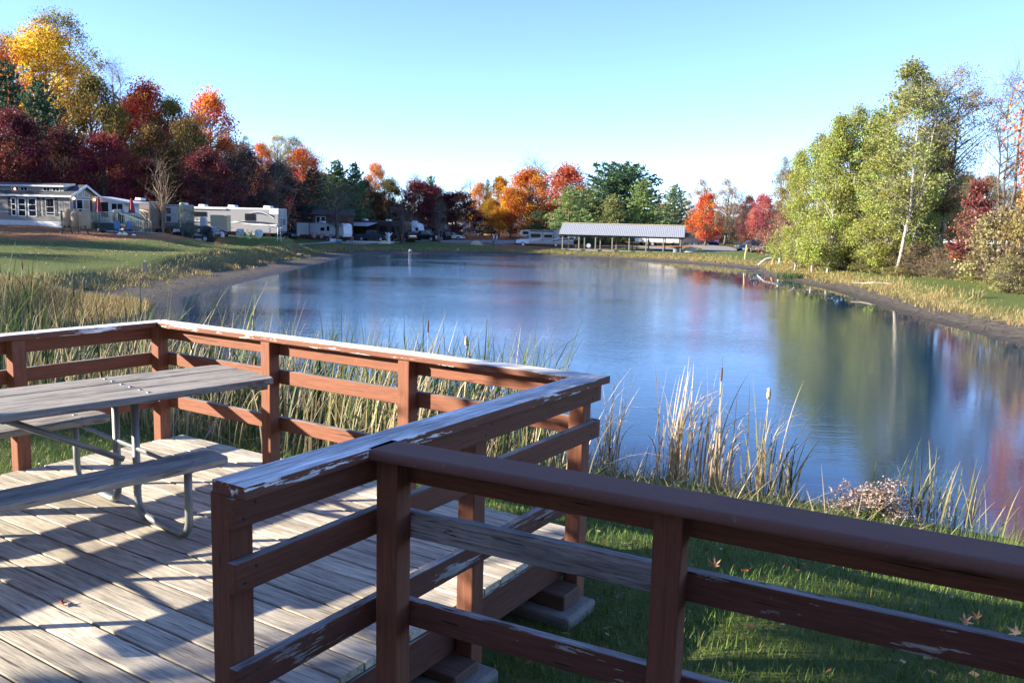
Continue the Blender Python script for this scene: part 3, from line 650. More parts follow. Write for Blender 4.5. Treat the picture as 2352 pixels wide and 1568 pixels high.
for a in [
    (1080, 240, 412, 60, 'bare', TAN, 'pale leafless tree left of the yellow maple', 'bare_tree'),
    (1100, 215, 424, 60, 'maple', (.55, .22, .06), 'dull orange maple behind the yellow maple'),
    (1118, 225, 416, 34, 'pine2', (.06, .10, .05), 'narrow green pine left of the yellow maple', 'pine_tree'),
    (1146, 190, 405, 70, 'egg', (.62, .30, .02), 'bright yellow orange maple shaped like a flame'),
    (1130, 185, 460, 70, 'maple3', (.36, .20, .02), 'low ochre maple below the yellow one'),
    (1215, 230, 366, 110, 'bare', TAN, 'fine leafless crown above the big orange maple', 'bare_tree'),
    (1214, 185, 394, 135, 'maple3', ORG, 'biggest orange maple left of the pines'),
    (1172, 182, 436, 80, 'maple3', (.58, .22, .025), 'orange maple between the yellow and the biggest orange ones'),
    (1298, 215, 386, 150, 'maple3', (.50, .12, .05), 'scarlet maple behind the pale pine'),
    (1420, 190, 383, 225, 'bigpine', (.05, .085, .045), 'huge dark pine towering over the pavilion', 'pine_tree'),
    (1352, 182, 432, 150, 'pine', (.10, .13, .05), 'yellow green pine left of the huge dark pine', 'pine_tree'),
    (1306, 172, 430, 120, 'pine', LPINE, 'pale green pine at the left end of the pavilion roof', 'pine_tree'),
    (1405, 170, 450, 105, 'pine2', (.13, .14, .055), 'small olive pine above the middle of the pavilion roof', 'pine_tree'),
    (1474, 172, 415, 120, 'pine', (.11, .15, .05), 'light green pine in front of the huge dark pine', 'pine_tree'),
    (1546, 178, 428, 104, 'pine2', (.085, .12, .06), 'separate pine at the right end of the pavilion roof', 'pine_tree'),
    (1238, 176, 484, 80, 'pine', (.05, .08, .035), 'small dark pine above the white and tan motorhome', 'pine_tree'),
    (1345, 158, 528, 60, 'pine2', (.06, .09, .04), 'young pine half hidden by the left pavilion posts', 'pine_tree'),
    (1608, 215, 415, 84, 'thin', TAN, 'pinkish tan thin maple behind the orange red tree, left one', 'thin_tree'),
    (1664, 205, 414, 84, 'thin', (.34, .21, .12), 'pinkish tan thin maple behind the orange red tree, right one', 'thin_tree'),
    (1621, 160, 445, 76, 'egg', (.62, .15, .045), 'glowing orange red maple right of the pavilion'),
    (1716, 170, 455, 62, 'maple2', (.16, .05, .045), 'dusky maroon maple left of the pink one'),
    (1700, 230, 440, 70, 'willow', TAN, 'wispy bare trees beyond the road bend', 'bare_tree'),
    (1748, 158, 450, 74, 'maple3', PINK, 'pink red maple behind the black truck'),
    (1792, 175, 364, 70, 'thin', (.24, .22, .11), 'greyish green thin tree left of the aspens', 'thin_tree'),
    (1812, 165, 396, 80, 'maple', (.24, .16, .05), 'tawny tree partly hidden by the left aspen', 'dark_tree'),
    (1660, 215, 500, 120, 'shrub2', BROWN, 'brown brush beyond the road bend', 'shrub'),
    (1340, 172, 545, 170, 'shrub2', (.16, .17, .04), 'yellow green hedge behind the pavilion posts', 'shrub'),
]: tree(*a[:7], **dict(name=a[7] if len(a) > 7 else 'maple_tree', group=GS, cat='shrub' if len(a) > 7 and a[7] == 'shrub' else 'tree'))
for a in [
    (1830, 86, 352, 104, 'aspen2', (.31, .32, .075), 'leftmost green aspen on the right bank, lowest of the row', 'aspen_tree'),
    (1872, 80, 312, 130, 'aspen', AGREEN, 'green aspen second from the left in the row', 'aspen_tree'),
    (1905, 77, 275, 140, 'aspen2', (.30, .32, .07), 'green aspen with a double white trunk near the mown bank', 'aspen_tree'),
    (1948, 79, 250, 155, 'aspen', (.28, .31, .07), 'taller green aspen just left of the tall birch', 'aspen_tree'),
    (1992, 82, 262, 165, 'aspen2', (.27, .30, .07), 'green aspen hidden behind the tall birch', 'aspen_tree'),
    (2015, 76, 300, 160, 'aspen', (.29, .31, .075), 'green aspen filling the row just left of the tall birch crown', 'aspen_tree'),
    (2130, 78, 330, 150, 'aspen', (.27, .29, .07), 'green aspen behind the trunk of the tall brown tree', 'aspen_tree'),
    (2062, 70, 150, 190, 'birch', (.28, .30, .08), 'tall sparse birch with a long white trunk', 'birch_tree'),
    (2085, 76, 172, 160, 'birch', (.26, .28, .07), 'second birch with a leaning white limb behind the tall one', 'birch_tree'),
    (2035, 72, 372, 150, 'aspen', (.32, .33, .08), 'lower green aspen in front of the tall birch trunk', 'aspen_tree'),
    (2105, 71, 392, 150, 'aspen2', (.30, .32, .075), 'lower green aspen right of the birch trunk', 'aspen_tree'),
    (2165, 74, 164, 230, 'wispy', (.30, .22, .085), 'tall brown half bare tree with spreading dark limbs', 'thin_tree'),
    (2306, 66, 176, 170, 'willow', TAN, 'tall leafless tree near the right edge of the picture', 'bare_tree'),
    (2238, 64, 424, 140, 'redoak', (.22, .065, .055), 'dusky red oak sapling between brown tree and right edge', 'oak_tree'),
]: tree(*a[:7], **dict(name=a[7], group=GR, trunk=(1, 1, 1)))
tree(2522, 42, -150, 330, 'nearmaple', (.60, .20, .03), 'orange maple just outside the right edge, mirrored in the pond', 'maple_tree')
tree(2368, 56, 400, 90, 'nearmaple', (.46, .22, .10), 'peach orange maple peeking in at the right edge', 'maple_tree')
SH = 'brush under the right bank trees'
for i, (px, Y, top, w, k, col, lab) in enumerate([
    (1795, 112, 490, 110, 'shrub2', (.30, .12, .08), 'rosy brown shrub left of the aspens'),
    (1838, 92, 520, 90, 'shrub2', (.24, .15, .06), 'brown shrub under the leftmost aspen'),
    (1880, 84, 560, 80, 'shrub2', (.22, .16, .06), 'low tawny shrub beside the double white trunk'),
    (1940, 78, 566, 100, 'shrub', (.17, .18, .05), 'green shrub under the tall left aspen'),
    (2005, 73, 570, 100, 'shrub', (.19, .19, .05), 'yellow green shrub left of the birch foot'),
    (2110, 69, 560, 110, 'shrub2', (.16, .11, .05), 'dark brown thicket right of the birch foot'),
    (2160, 66, 572, 100, 'shrub2', (.19, .12, .07), 'reddish thicket at the foot of the brown tree'),
    (2190, 62, 600, 90, 'shrub2', (.17, .15, .06), 'grey green brush below the red oak'),
    (2255, 59, 585, 90, 'shrub', (.19, .17, .06), 'olive shrub right of the red oak foot'),
    (2300, 57, 492, 150, 'shrub', (.30, .25, .12), 'big silvery olive bush near the right edge'),
    (2352, 54, 478, 120, 'shrub', (.26, .20, .075), 'golden bush cut by the right edge'),
    (2330, 50, 590, 130, 'shrub2', (.24, .22, .07), 'low yellow green bush in front of the silvery one'),
    (2245, 60, 632, 80, 'shrub2', (.24, .23, .06), 'lowest leafy bush facing the pond below the red oak'),
    (2060, 68, 612, 70, 'shrub2', (.30, .26, .05), 'small yellow bush at the foot of the white birch trunk'),
]): tree(px, Y, top, w, k, col, lab, 'shrub', 'shrub', SH)

# the far wood that closes the gaps behind the camp, low over the horizon
fr = random.Random(12)
for i in range(58):
    px = 900 + i * 26 + fr.uniform(-10, 10); k = fr.choice(['oak', 'thin', 'maple', 'maple2', 'thin', 'shrub'] if px < 2100 else ['thin', 'oak', 'maple'])
    tree(px, fr.uniform(245, 300), fr.uniform(456, 492) + (15 if k == 'shrub' else 0) - (0 if px < 2080 else fr.uniform(20, 70)), fr.uniform(60, 95), k, fr.choice([(.22, .16, .07), (.30, .17, .07), (.16, .15, .05), (.26, .12, .06), (.12, .13, .05)]), 'low brown or olive tree in the far wood behind the camp', 'distant_tree', group='trees of the far wood behind the camp')
# trees and slope outside the picture on the sunny side; they keep the camp and the near railings in shade
off = [('maple', -86, 96, 17, 14), ('oak', -100, 108, 18, 16), ('maple2', -112, 122, 17, 13), ('pine', -92, 84, 18, 12), ('maple3', -118, 96, 16, 14), ('oak', -82, 78, 18, 15), ('maple', -100, 70, 18, 14),
       ('pine2', -128, 110, 18, 12), ('maple2', -140, 92, 19, 15), ('oak', -132, 132, 19, 16), ('pine', -116, 140, 17, 12), ('maple', -96, 132, 18, 14), ('maple2', -80, 62, 17, 14), ('maple3', -92, 56, 17, 15), ('oak', -76, 49, 17, 13), ('maple2', -68, 74, 16, 13), ('maple', -80, 86, 17, 13), ('oak', -72, 63, 16, 12)]
for i, (k, x, y, h, w) in enumerate(off):
    p = PR[k]; g = gz(x, y); h -= 3; e = empty('hill_tree', (x, y, g), i * 1.7, label='autumn tree on the slope beyond the left edge of the picture', cat='tree', group='trees on the slope beyond the left edge'); e.scale = (w / p['W'], w / p['W'], h / p['H'])
    link_mesh('trunk', p['t'], None, e); c = link_mesh('crown', p['c'], None, e); c.color = (*(MAR, OLIVE, RORG)[i % 3], 1)
SHADE = [('canopy', 7., 1.75, 5.2, 4.3), ('canopy', 15.5, 1.7, 11., 5.), ('maple3', 13., -3.2, 9.5, 8), ('maple2', 13., -1.3, 9.5, 8.0), ('nearmaple', 19., -2.2, 12, 10), ('maple3', 15., -6.2, 11, 9), ('maple', 24., -2.2, 13, 10), ('maple', 21., -8.5, 13, 11), ('maple2', 29., -4., 14, 12),
         ('oak', 9, -13, 13, 12), ('maple', 1, -15, 12, 11), ('maple3', -7, -14, 12, 11), ('maple2', -14, -16, 13, 12), ('pine', -3, -20, 15, 11), ('oak', 15, -19, 16, 13)]  # row behind the camera, added to cut skylight on the near railings
for i, (k, m, q, h, w) in enumerate(SHADE):
    p = PR[k]; x, y = SUN_TO * m + np.array([SUN_TO[1], -SUN_TO[0]]) * q
    e = empty('shade_tree', (x, y, gz(x, y)), i * 2.1, label='unseen tree behind the photographer that shades the near end of the deck', cat='tree', group='maples behind the photographer'); e.scale = (w / p['W'], w / p['W'], h / p['H'])
    link_mesh('trunk', p['t'], None, e); c = link_mesh('crown', p['c'], None, e); c.color = (*ORG, 1)
for i, (x, y, h, w) in enumerate([(-26, 6, 7., 7.5), (-28, 12, 7.3, 8), (-30.5, 18, 7.8, 8)]):  # out of view, added to shade the reeds left of the deck
    p = PR['maple3']; e = empty('shade_maple', (x, y, gz(x, y)), i * 2.3, label='unseen small maple added left of the deck to shade the reeds', cat='tree', group='unseen shade maples left of the deck'); e.scale = (w / p['W'], w / p['W'], h / p['H'])
    link_mesh('trunk', p['t'], None, e); c = link_mesh('crown', p['c'], None, e); c.color = (*(q * .55 for q in RORG), 1)

# ------------------------------------------------------------------ grasses, reeds, cattails
def blades(name, P, L, w, th0, k, head, tone, mat_, nseg=3, parent=None, twist=None, tip=.08):
    """curved blades: start angle th0 from the vertical, bending by k rad along the length"""
    rg = rng; n = len(P); L = np.broadcast_to(L, n); w = np.broadcast_to(w, n); s = np.linspace(0, 1, nseg + 1)
    th = th0[:, None] + k[:, None] * s[None] ** np.where(k > 1.2, 3.2, 1.6)[:, None]; dl = (L / nseg)[:, None]
    thm = (th[:, 1:] + th[:, :-1]) / 2
    hz = np.concatenate([np.zeros((n, 1)), np.cumsum(np.sin(thm) * dl, 1)], 1); vz = np.concatenate([np.zeros((n, 1)), np.cumsum(np.cos(thm) * dl, 1)], 1)
    cx, sx = np.cos(head)[:, None], np.sin(head)[:, None]
    c = np.stack([P[:, 0:1] + hz * cx, P[:, 1:2] + hz * sx, P[:, 2:3] + vz], -1)
    tw = head + (np.pi / 2 if twist is None else twist); sd = np.stack([np.cos(tw), np.sin(tw), np.zeros(n)], -1)[:, None]
    ww = (w[:, None] * (tip + (1 - tip) * (1 - s[None] ** 2.2)) * .5)[..., None]
    V = np.stack([c - sd * ww, c + sd * ww], 2).reshape(-1, 3)
    i = (np.arange(n)[:, None] * (nseg + 1) + np.arange(nseg)[None]) * 2; Q = np.stack([i, i + 1, i + 3, i + 2], -1).reshape(-1, 4)
    me = gridmesh(name, V, Q, np.repeat(tone, nseg), mat_, smooth=False); return link_mesh(name, me, None, parent)
M_GRASS = blade_mat('grass_blade', [(0., (.04, .085, .012)), (.55, (.105, .18, .03)), (.85, (.19, .25, .055)), (1., (.34, .28, .12))])
M_DRY = blade_mat('dry_grass', [(0., (.09, .125, .03)), (.35, (.22, .19, .07)), (.75, (.38, .29, .135)), (1., (.24, .115, .045))])
M_REED = blade_mat('reed_leaf', [(0., (.02, .05, .02)), (.35, (.085, .14, .035)), (.5, (.30, .25, .11)), (.8, (.56, .44, .28)), (1., (.40, .30, .19))])
def ok_deck(P, m=.05):
    q = P - OX; s = q @ UX; t = q @ VX; return ~((s > -.0 - m) & (s < 3.62 + m) & (t > -.11 - m) & (t < 5)) & ~((s > 3.5) & (t > 1.85) & (s < 9.2) & (t < 5))
def scatter(n, f, lo, hi):
    P = rng.uniform(lo, hi, (n, 2)); z, d, mw = terrain(P); k = f(P, d, mw); return np.c_[P, z][k], d[k], mw[k]
def in_view(P, a=36): return (P[:, 1] > 0) & (np.abs(P[:, 0]) < P[:, 1] * math.tan(R(a)))

# mown lawn round the deck
P, d, mw = scatter(330000, lambda P, d, mw: (d > .9) & ok_deck(P) & (np.hypot(P[:, 0], P[:, 1]) < 13.5) & (P[:, 1] > 1.2) & (rng.uniform(size=len(P)) < 1.25 - np.hypot(P[:, 0], P[:, 1]) / 15), (-9, 1), (9.5, 13))
n = len(P); long = smooth(d, 6.3, 3.6)
blades('grass', P, rng.uniform(.035, .085, n) + long * rng.uniform(0, 1, n) ** 2 * .32, rng.uniform(.003, .0065, n), rng.uniform(0, .5, n), rng.uniform(0, 1.2, n), rng.uniform(0, 6.28, n), np.clip(rng.normal(.42, .22, n) + long * .18, 0, 1), M_GRASS, 2).update_tag()
tag(bpy.data.objects['grass'], kind='stuff')
# dry grass along the bank, wider blades farther off
P, d, mw = scatter(420000, lambda P, d, mw: (d > mw * (.82 + .3 * np.sin(P[:, 0] * 1.7 + P[:, 1] * .6) * np.sin(P[:, 1] * 1.1)) + .1) & (d < mw + np.where((P[:, 0] < -14) & (P[:, 1] > 42), 1.3, 2.0) + rng.normal(size=len(P)) * .7) & (np.hypot(P[:, 0], P[:, 1]) > 11) & in_view(P) & ok_deck(P), (-34, 8), (36, 147))
n = len(P); r = np.hypot(P[:, 0], P[:, 1]); g = np.sin(P[:, 0] * .9) * np.sin(P[:, 1] * .7 + 1.3)
tag(blades('dry_grass', P, rng.uniform(.12, .38, n) * (1 + .35 * g), (.008 + r * .00045), rng.uniform(0, .5, n), rng.uniform(0, 1.1, n), rng.uniform(0, 6.28, n), np.clip(rng.normal(.45, .22, n) + .2 * g, 0, 1), M_DRY, 2), kind='stuff')
# rank brown stand on the left bank between lawn and mud
P, d, mw = scatter(34000, lambda P, d, mw: (np.hypot((P[:, 0] + 19.5) / 4.5, (P[:, 1] - 31) / 8.5) < 1) & (d > .8), (-26, 20), (-12, 42))
n = len(P)
tag(blades('dry_grass', P, rng.uniform(.15, .45, n), rng.uniform(.012, .022, n), rng.uniform(0, .35, n), rng.uniform(0, 1., n), rng.uniform(0, 6.28, n), np.clip(rng.normal(.7, .25, n), 0, 1), M_DRY, 3), kind='stuff')
# longer grass and weeds where the right bank meets the brush
P, d, mw = scatter(30000, lambda P, d, mw: (d > 7.5) & (d < 15) & (P[:, 0] > 18) & (P[:, 1] < 100) & (P[:, 0] / P[:, 1] > .33), (16, 34), (48, 100))
n = len(P)
tag(blades('weeds', P, rng.uniform(.25, .9, n) * smooth(d[:n], 7.5, 11), rng.uniform(.04, .09, n), rng.uniform(0, .4, n), rng.uniform(0, .9, n), rng.uniform(0, 6.28, n), np.clip(rng.normal(.35, .3, n), 0, 1), M_DRY, 2), kind='stuff')
# leaf litter on the lawns
def litter(name, n, f, lo, hi, s, mats_tone):
    P, d, mw = scatter(n, f, lo, hi); n = len(P); r = np.hypot(P[:, 0], P[:, 1]); P[:, 2] += .03
    V = rhombs(rng, P, np.maximum(s, r * .0013), .8); V[:, :, 2] = P[:, None, 2] + (V[:, :, 2] - P[:, None, 2]) * .35
    o = link_mesh(name, quads(name, V, rng.uniform(0, 1, n), mats_tone)); tag(o, kind='stuff'); return o
M_LIT = blade_mat('leaf_litter', [(0., (.16, .06, .025)), (.4, (.42, .17, .05)), (.75, (.55, .33, .16)), (1., (.6, .5, .34))], .15)
litter('fallen_leaves', 42000, lambda P, d, mw: (d > mw + 1.5) & in_view(P, 34) & (rng.uniform(size=len(P)) < .05 + .95 * smooth(P[:, 1] + P[:, 0] * .1 + 8 * np.sin(P[:, 0] * .35), 46, 76)) & (P[:, 1] < 100), (-72, 28), (-14, 100), .11, M_LIT)
litter('fallen_leaves', 9000, lambda P, d, mw: (d > mw + 3.5) & in_view(P, 34) & (P[:, 0] > -12), (-12, 132), (60, 205), .15, M_LIT)

litter('fallen_leaves', 2600, lambda P, d, mw: (d > .8) & ok_deck(P, .1), (-8, 1.2), (9, 12.5), .05, M_LIT)
# reeds along the near shore behind the deck
def reed_bed(name, n, lo, hi, f, hmin, hmax, tmean, tsd, wmul=1.):
    P, d, mw = scatter(n, f, lo, hi); n = len(P); L = rng.uniform(hmin, hmax, n)
    k = np.where(rng.uniform(size=n) < .38, rng.uniform(1.2, 2.8, n), rng.uniform(.05, .8, n))
    head = np.where(rng.uniform(size=n) < .62, rng.normal(.35, .8, n), rng.uniform(0, 6.28, n))
    return tag(blades(name, P, L, rng.uniform(.007, .020, n) * wmul, np.where(rng.uniform(size=n) < .1, rng.uniform(.5, 1.2, n), np.abs(rng.normal(0, .14, n))), k, head, np.clip(rng.normal(tmean, tsd, n), 0, 1), M_REED, 7), kind='stuff')
cl = lambda P: .5 + .5 * np.sin(P[:, 0] * 1.9 + 1.1) * np.sin(P[:, 1] * 1.3 + P[:, 0] * .6)
nearx = lambda P: (P[:, 0] > -7.5)
reed_bed('reeds', 9500, (-7.5, 6.9), (.7, 16.5), lambda P, d, mw: (d > -.5) & (d < 5.4) & ok_deck(P, .25) & (rng.uniform(size=len(P)) < .1 + .6 * cl(P)) & (P[:, 1] > 7.2 - .5 * P[:, 0] * (P[:, 0] > -2)), .6, 1.8, .60, .26, 1.5)
reed_bed('reeds', 1500, (-7.0, 8), (.5, 14), lambda P, d, mw: (d > -.6) & (d < 4.) & ok_deck(P, .4), 1.6, 2.35, .22, .2, 1.7)
reed_bed('reeds', 1900, (-16, 6.3), (-5, 22), lambda P, d, mw: (d > .3) & (d < 8) & ok_deck(P, .5) & (P[:, 0] < -3.6), .4, 1.1, .36, .28, 1.2)
reed_bed('reeds', 380, (-15, 7), (-5, 20), lambda P, d, mw: (d > .3) & (d < 7) & ok_deck(P, .5), 1.5, 2.1, .25, .25, 1.7)
# flattened dead reed under the standing stems
P, d, mw = scatter(12000, lambda P, d, mw: (d > -.2) & (d < 7.4) & (rng.uniform(size=len(P)) < 1.25 - d / 6.4) & ok_deck(P, .12) & (P[:, 1] > 6.3 - .6 * P[:, 0]), (-12, 5), (3.5, 18)); n = len(P)
nearf = 1 - .55 * smooth(d, 3.5, 6); tag(blades('dead_reeds', P, rng.uniform(.3, .9, n) * nearf, rng.uniform(.009, .016, n) * nearf, rng.uniform(.5, 1.35, n), rng.uniform(-.2, .6, n), rng.uniform(0, 6.28, n), np.clip(rng.normal(.6, .2, n), 0, 1), M_REED, 4), kind='stuff')

M_HEAD = mat('cattail_brown', (.13, .055, .022), .9, scale=30, bump=.3); M_FLUFF = mat('cattail_fluff', (.55, .42, .30), .95, scale=30, bump=.5)
def cattail(px, py, z, n, h, spread, label, tone=.62, tsd=.2, heads=(), name='cattail_clump', bend=.36, w=1., cat='cattails', group=None, lean=.13):
    b = at_z(px, py, z); e = empty(name, (b[0], b[1], gz(b[0], b[1]) - .02), label=label, cat=cat, group=group)
    P = np.c_[rng.normal(0, spread, (n, 2)), np.zeros(n)]
    k = np.where(rng.uniform(size=n) < bend, rng.uniform(1.5, 2.7, n), rng.uniform(.02, .45, n))
    blades('leaves', P, h * rng.uniform(.45, 1.0, n), rng.uniform(.016, .034, n) * w, np.abs(rng.normal(0, lean, n)), k, np.where(rng.uniform(size=n) < .65, rng.normal(.2, .7, n), rng.uniform(0, 6.28, n)), np.clip(rng.normal(tone, tsd, n), 0, 1), M_REED, 8, e, twist=rng.uniform(.6, 2.4, n))
    for (dx, hh, m) in heads:
        s = MB().tube([(dx * .4, 0, 0), (dx * .8, .0, hh * .6), (dx, 0, hh)], [.006, .005, .004], 6).build('stalk', M_STALK, e, smooth=True)
        if m == 'f': MB().lathe([(.006, hh - .14), (.026, hh - .12), (.034, hh - .07), (.024, hh - .02), (.03, hh + .01), (.008, hh + .03)], (dx, 0, 0), 9).build('seed_head', M_FLUFF, s, smooth=True)
        else: MB().lathe([(.004, hh - .2), (.013, hh - .19), (.0155, hh - .1), (.013, hh - .01), (.003, hh), (.002, hh + .14)], (dx, 0, 0), 9).build('seed_head', M_HEAD, s, smooth=True)
    return e
M_STALK = mat('cattail_stalk', (.42, .36, .17), .7)
cattail(1548, 1140, -2.1, 60, 1.95, .13, 'dense straw coloured cattail clump left of the brown seed head', .8, .13)
cattail(1640, 1150, -2.1, 34, 1.85, .12, 'cattail clump with one upright brown seed head against the water', .78, .14, [(.0, 1.78, 'b')])
cattail(1745, 1165, -2.1, 34, 1.75, .13, 'greener cattail clump with a pale fluffy seed head', .68, .22, [(.02, 1.52, 'f')], bend=.28)
cattail(1805, 1172, -2.1, 16, 1.1, .07, 'short cattail tuft right of the fluffy seed head', .55, .2)
cattail(1395, 1092, -2.05, 26, 1.9, .09, 'thin cattail tuft beside the deck corner with drooping tips', .76, .2, bend=.45)
cattail(1240, 1010, -1.75, 14, 2.3, .12, 'tall cattail leaves rising highest right of the far railing middle', .5, .16, bend=.3, lean=.16)
cattail(980, 1010, -1.75, 60, 2.1, .3, 'cattail clump with a dark brown head above the far railing', .3, .22, [(.0, 2.15, 'b')], lean=.1)
cattail(870, 995, -1.75, 130, 2.0, .45, 'thick dark green cattail clump behind the far railing', .2, .18, lean=.1, bend=.06)
cattail(1060, 1010, -1.75, 70, 1.8, .3, 'mixed cattail clump with a pale fluffy head behind the far railing', .55, .25, [(.05, 1.95, 'f')])
cattail(650, 985, -1.5, 60, 2.1, .28, 'leaning tan cattail clump behind the corner bench side of the railing', .62, .2, lean=.3)
cattail(555, 960, -1.4, 9, 2.45, .1, 'tall tan cattail with a bent tip right of the railing corner', .72, .1, lean=.08, bend=.5)
cattail(30, 800, -1.2, 40, 2.5, .35, 'dark cattail clump with black heads at the left edge', .35, .2, [(-.2, 1.9, 'b'), (.3, 2.0, 'b'), (.0, 1.75, 'b')])
cattail(165, 790, -1.3, 36, 2.0, .35, 'dark green cattail clump left of the railing corner', .3, .22, [(.1, 1.7, 'b')])
cattail(300, 800, -1.4, 60, 1.9, .45, 'broad green cattail clump above the left railing cap', .32, .22, [(.3, 1.75, 'f')], lean=.28)
cattail(2110, 1160, -2.15, 44, 1.25, .28, 'yellow green rush clump in the water behind the flowering bush', .42, .09, name='rush_clump', cat='rushes', bend=.03, w=.8, lean=.24)
cattail(2160, 1178, -2.15, 34, 1.2, .25, 'leaning rush clump right of the flowering bush', .43, .1, name='rush_clump', cat='rushes', bend=.05, w=.8, lean=.4)
cattail(2270, 1215, -2.12, 26, 1.0, .28, 'thin rush clump near the right edge above the foreground cap', .46, .15, name='rush_clump', cat='rushes', bend=.1, w=.8, lean=.2)
cattail(2240, 700, -1.75, 40, .95, .2, 'lone yellow tuft leaning on the far mud bank', .5, .1, name='grass_tuft', cat='grass tuft', w=1.7, bend=.2, lean=.4, group=None)
cattail(1822, 628, -1.6, 420, .75, .7, 'dark green tuft on the bank beside the boat ramp pipes', .12, .1, name='grass_tuft', cat='grass tuft', w=1.8, bend=.2, lean=.4, group=None)
# flowering bush gone to seed
bb = at_z(2015, 1240, -1.95); bush = empty('flowering_bush', (bb[0], bb[1], gz(bb[0], bb[1])), label='pinkish white seeding aster bush at the water edge above the foreground cap', cat='bush'); bush.scale = (.85, .85, .72)
rg = np.random.default_rng(5); mb = MB(); tips = []
for i in range(70):
    w = rg.uniform(0, 6.28); l = rg.uniform(.1, .62); t = np.array([math.cos(w) * l * 1.1 - .05, math.sin(w) * l * .8, .64 - .8 * l * l + rg.normal() * .1 + .08 * math.sin(3 * w)]); tips.append(t); mb.tube(bez(np.array([0, 0, 0]), t * [.3, .3, .8], t, 5), [.005, .004, .004, .003, .002], 4, False)
mb.build('stem', mat('aster_stem', (.10, .07, .04), .9), bush)
c = np.array(tips)[rg.integers(0, 70, 3600)] + rg.normal(size=(3600, 3)) * [.06, .05, .035]
link_mesh('flowers', quads('flowers', rhombs(rg, c, .03, .9), rg.uniform(0, 1, 3600), blade_mat('aster_fluff', [(0., (.20, .12, .09)), (.6, (.40, .29, .23)), (1., (.58, .48, .42))], .2)), None, bush)
c = np.array(tips)[rg.integers(0, 70, 1500)] * rg.uniform(.35, .9, (1500, 1)) + rg.normal(size=(1500, 3)) * .05
o = link_mesh('foliage', quads('foliage', rhombs(rg, c, .05, .35), rg.uniform(0, 1, 1500), M_LEAF), None, bush); o.color = (.09, .11, .04, 1)
# single leaves one can pick out on the grass below the walkway
for i, (px, py, m, s, lab) in enumerate([(1545, 1325, M_LTAN, .07, 'tan leaf in the grass right of the second foreground post'), (1640, 1300, M_LTAN, .075, 'orange tan leaf in the lit grass below the cap'), (1662, 1345, M_LTAN, .06, 'brown leaf beside the orange tan one'),
    (1720, 1312, M_LRED, .06, 'red brown leaf lying below the foreground cap'), (1935, 1385, M_LRED, .06, 'dark red leaf resting behind the middle board'), (2215, 1428, M_LPALE, .07, 'pale upright leaf near the right end of the middle board'),
    (2245, 1420, M_LTAN, .065, 'pinkish leaf next to the pale upright one'), (2338, 1455, M_LPALE, .085, 'large whitish leaf at the right edge'), (1722, 1395, M_LTAN, .055, 'small leaf above the middle board'), (1420, 1370, M_LPALE, .05, 'pale leaf on the dark grass beside the footing'), (1215, 1525, M_LTAN, .05, 'tan leaf on the dark grass under the lowest board')]):
    b = at_z(px, py, -.5)
    for _ in range(4): b = at_z(px, py, gz(b[0], b[1]) + .05)
    leaf((b[0], b[1], b[2] + .0), i * 1.3, s * .78, 1.1, m, lab, (rng.uniform(-.5, .8), rng.uniform(-.6, .6)), 'leaves on the grass below the walkway')

# ------------------------------------------------------------------ buildings and camp
M_WHITE = mat('white_paint', (.62, .63, .64), .5, var=.06); M_GLASS = mat('dark_glass', (.014, .016, .02), .08, var=.3, scale=.6); M_BLACK = mat('black_trim', (.016, .016, .018), .5)
M_RUB = mat('tyre_rubber', (.02, .02, .02), .85); M_RIM = mat('alloy_rim', (.55, .56, .58), .35, .7); M_CHROME = mat('chrome', (.7, .7, .72), .2, .9)
M_SIDE = mat('beige_siding', (.27, .25, .215), .7, var=.06); M_SHING = mat('dark_shingles', (.045, .045, .05), .9, var=.35, scale=4); M_SHUT = mat('dark_shutter', (.04, .035, .045), .6)
M_GREEN = mat('green_deck_paint', (.11, .155, .125), .7); M_RFAB = mat('dark_red_canvas', (.22, .02, .035), .8); M_TANT = mat('tan_tank', (.36, .235, .13), .5, var=.08)
M_CURT = mat('pale_curtain', (.45, .44, .42), .9); M_WARM = mat('warm_interior', (.42, .31, .18), .8)
def lamp_mat():
    b = NB('lit_lamp'); b.base((.9, .6, .3)); b.p.inputs['Emission Color'].default_value = (1, .55, .2, 1); b.p.inputs['Emission Strength'].default_value = 4; return b.m
M_LAMP = lamp_mat()
def place(pa, Ya, pb, Yb):
    a = np.array(xy(pa, Ya)); b = np.array(xy(pb, Yb)); v = b - a; return (a[0], a[1]), math.atan2(v[1], v[0]), float(np.linalg.norm(v))
def sq(x0, z0, x1, z1): return [(x0, z0), (x1, z0), (x1, z1), (x0, z1)]
def rect_round(x0, z0, x1, z1, r):
    p = []
    for cx, cz, a0 in ((x1 - r, z0 + r, -90), (x1 - r, z1 - r, 0), (x0 + r, z1 - r, 90), (x0 + r, z0 + r, 180)):
        for k in range(4): w = R(a0 + 30 * k); p.append((cx + r * math.cos(w), cz + r * math.sin(w)))
    return p
def window(e, x0, z0, x1, z1, y, fr=M_WHITE, gl=M_GLASS, t=.07, mull=(0, 0), name='window', d=.03, r=0):
    """framed window on a wall facing -y at y; its pane is a sub-part"""
    m = MB().box(x0 - t, y - d, z0 - t, x0, y + .01, z1 + t).box(x1, y - d, z0 - t, x1 + t, y + .01, z1 + t).box(x0, y - d, z1, x1, y + .01, z1 + t).box(x0, y - d, z0 - t, x1, y + .01, z0)
    for i in range(mull[0]): xm = x0 + (x1 - x0) * (i + 1) / (mull[0] + 1); m.box(xm - t * .4, y - d, z0, xm + t * .4, y, z1)
    for i in range(mull[1]): zm = z0 + (z1 - z0) * (i + 1) / (mull[1] + 1); m.box(x0, y - d + .004, zm - t * .35, x1, y, zm + t * .35)
    f = m.build(name, fr, e); MB().box(x0, y - .012, z0, x1, y + .012, z1).build('pane', gl, f); return f

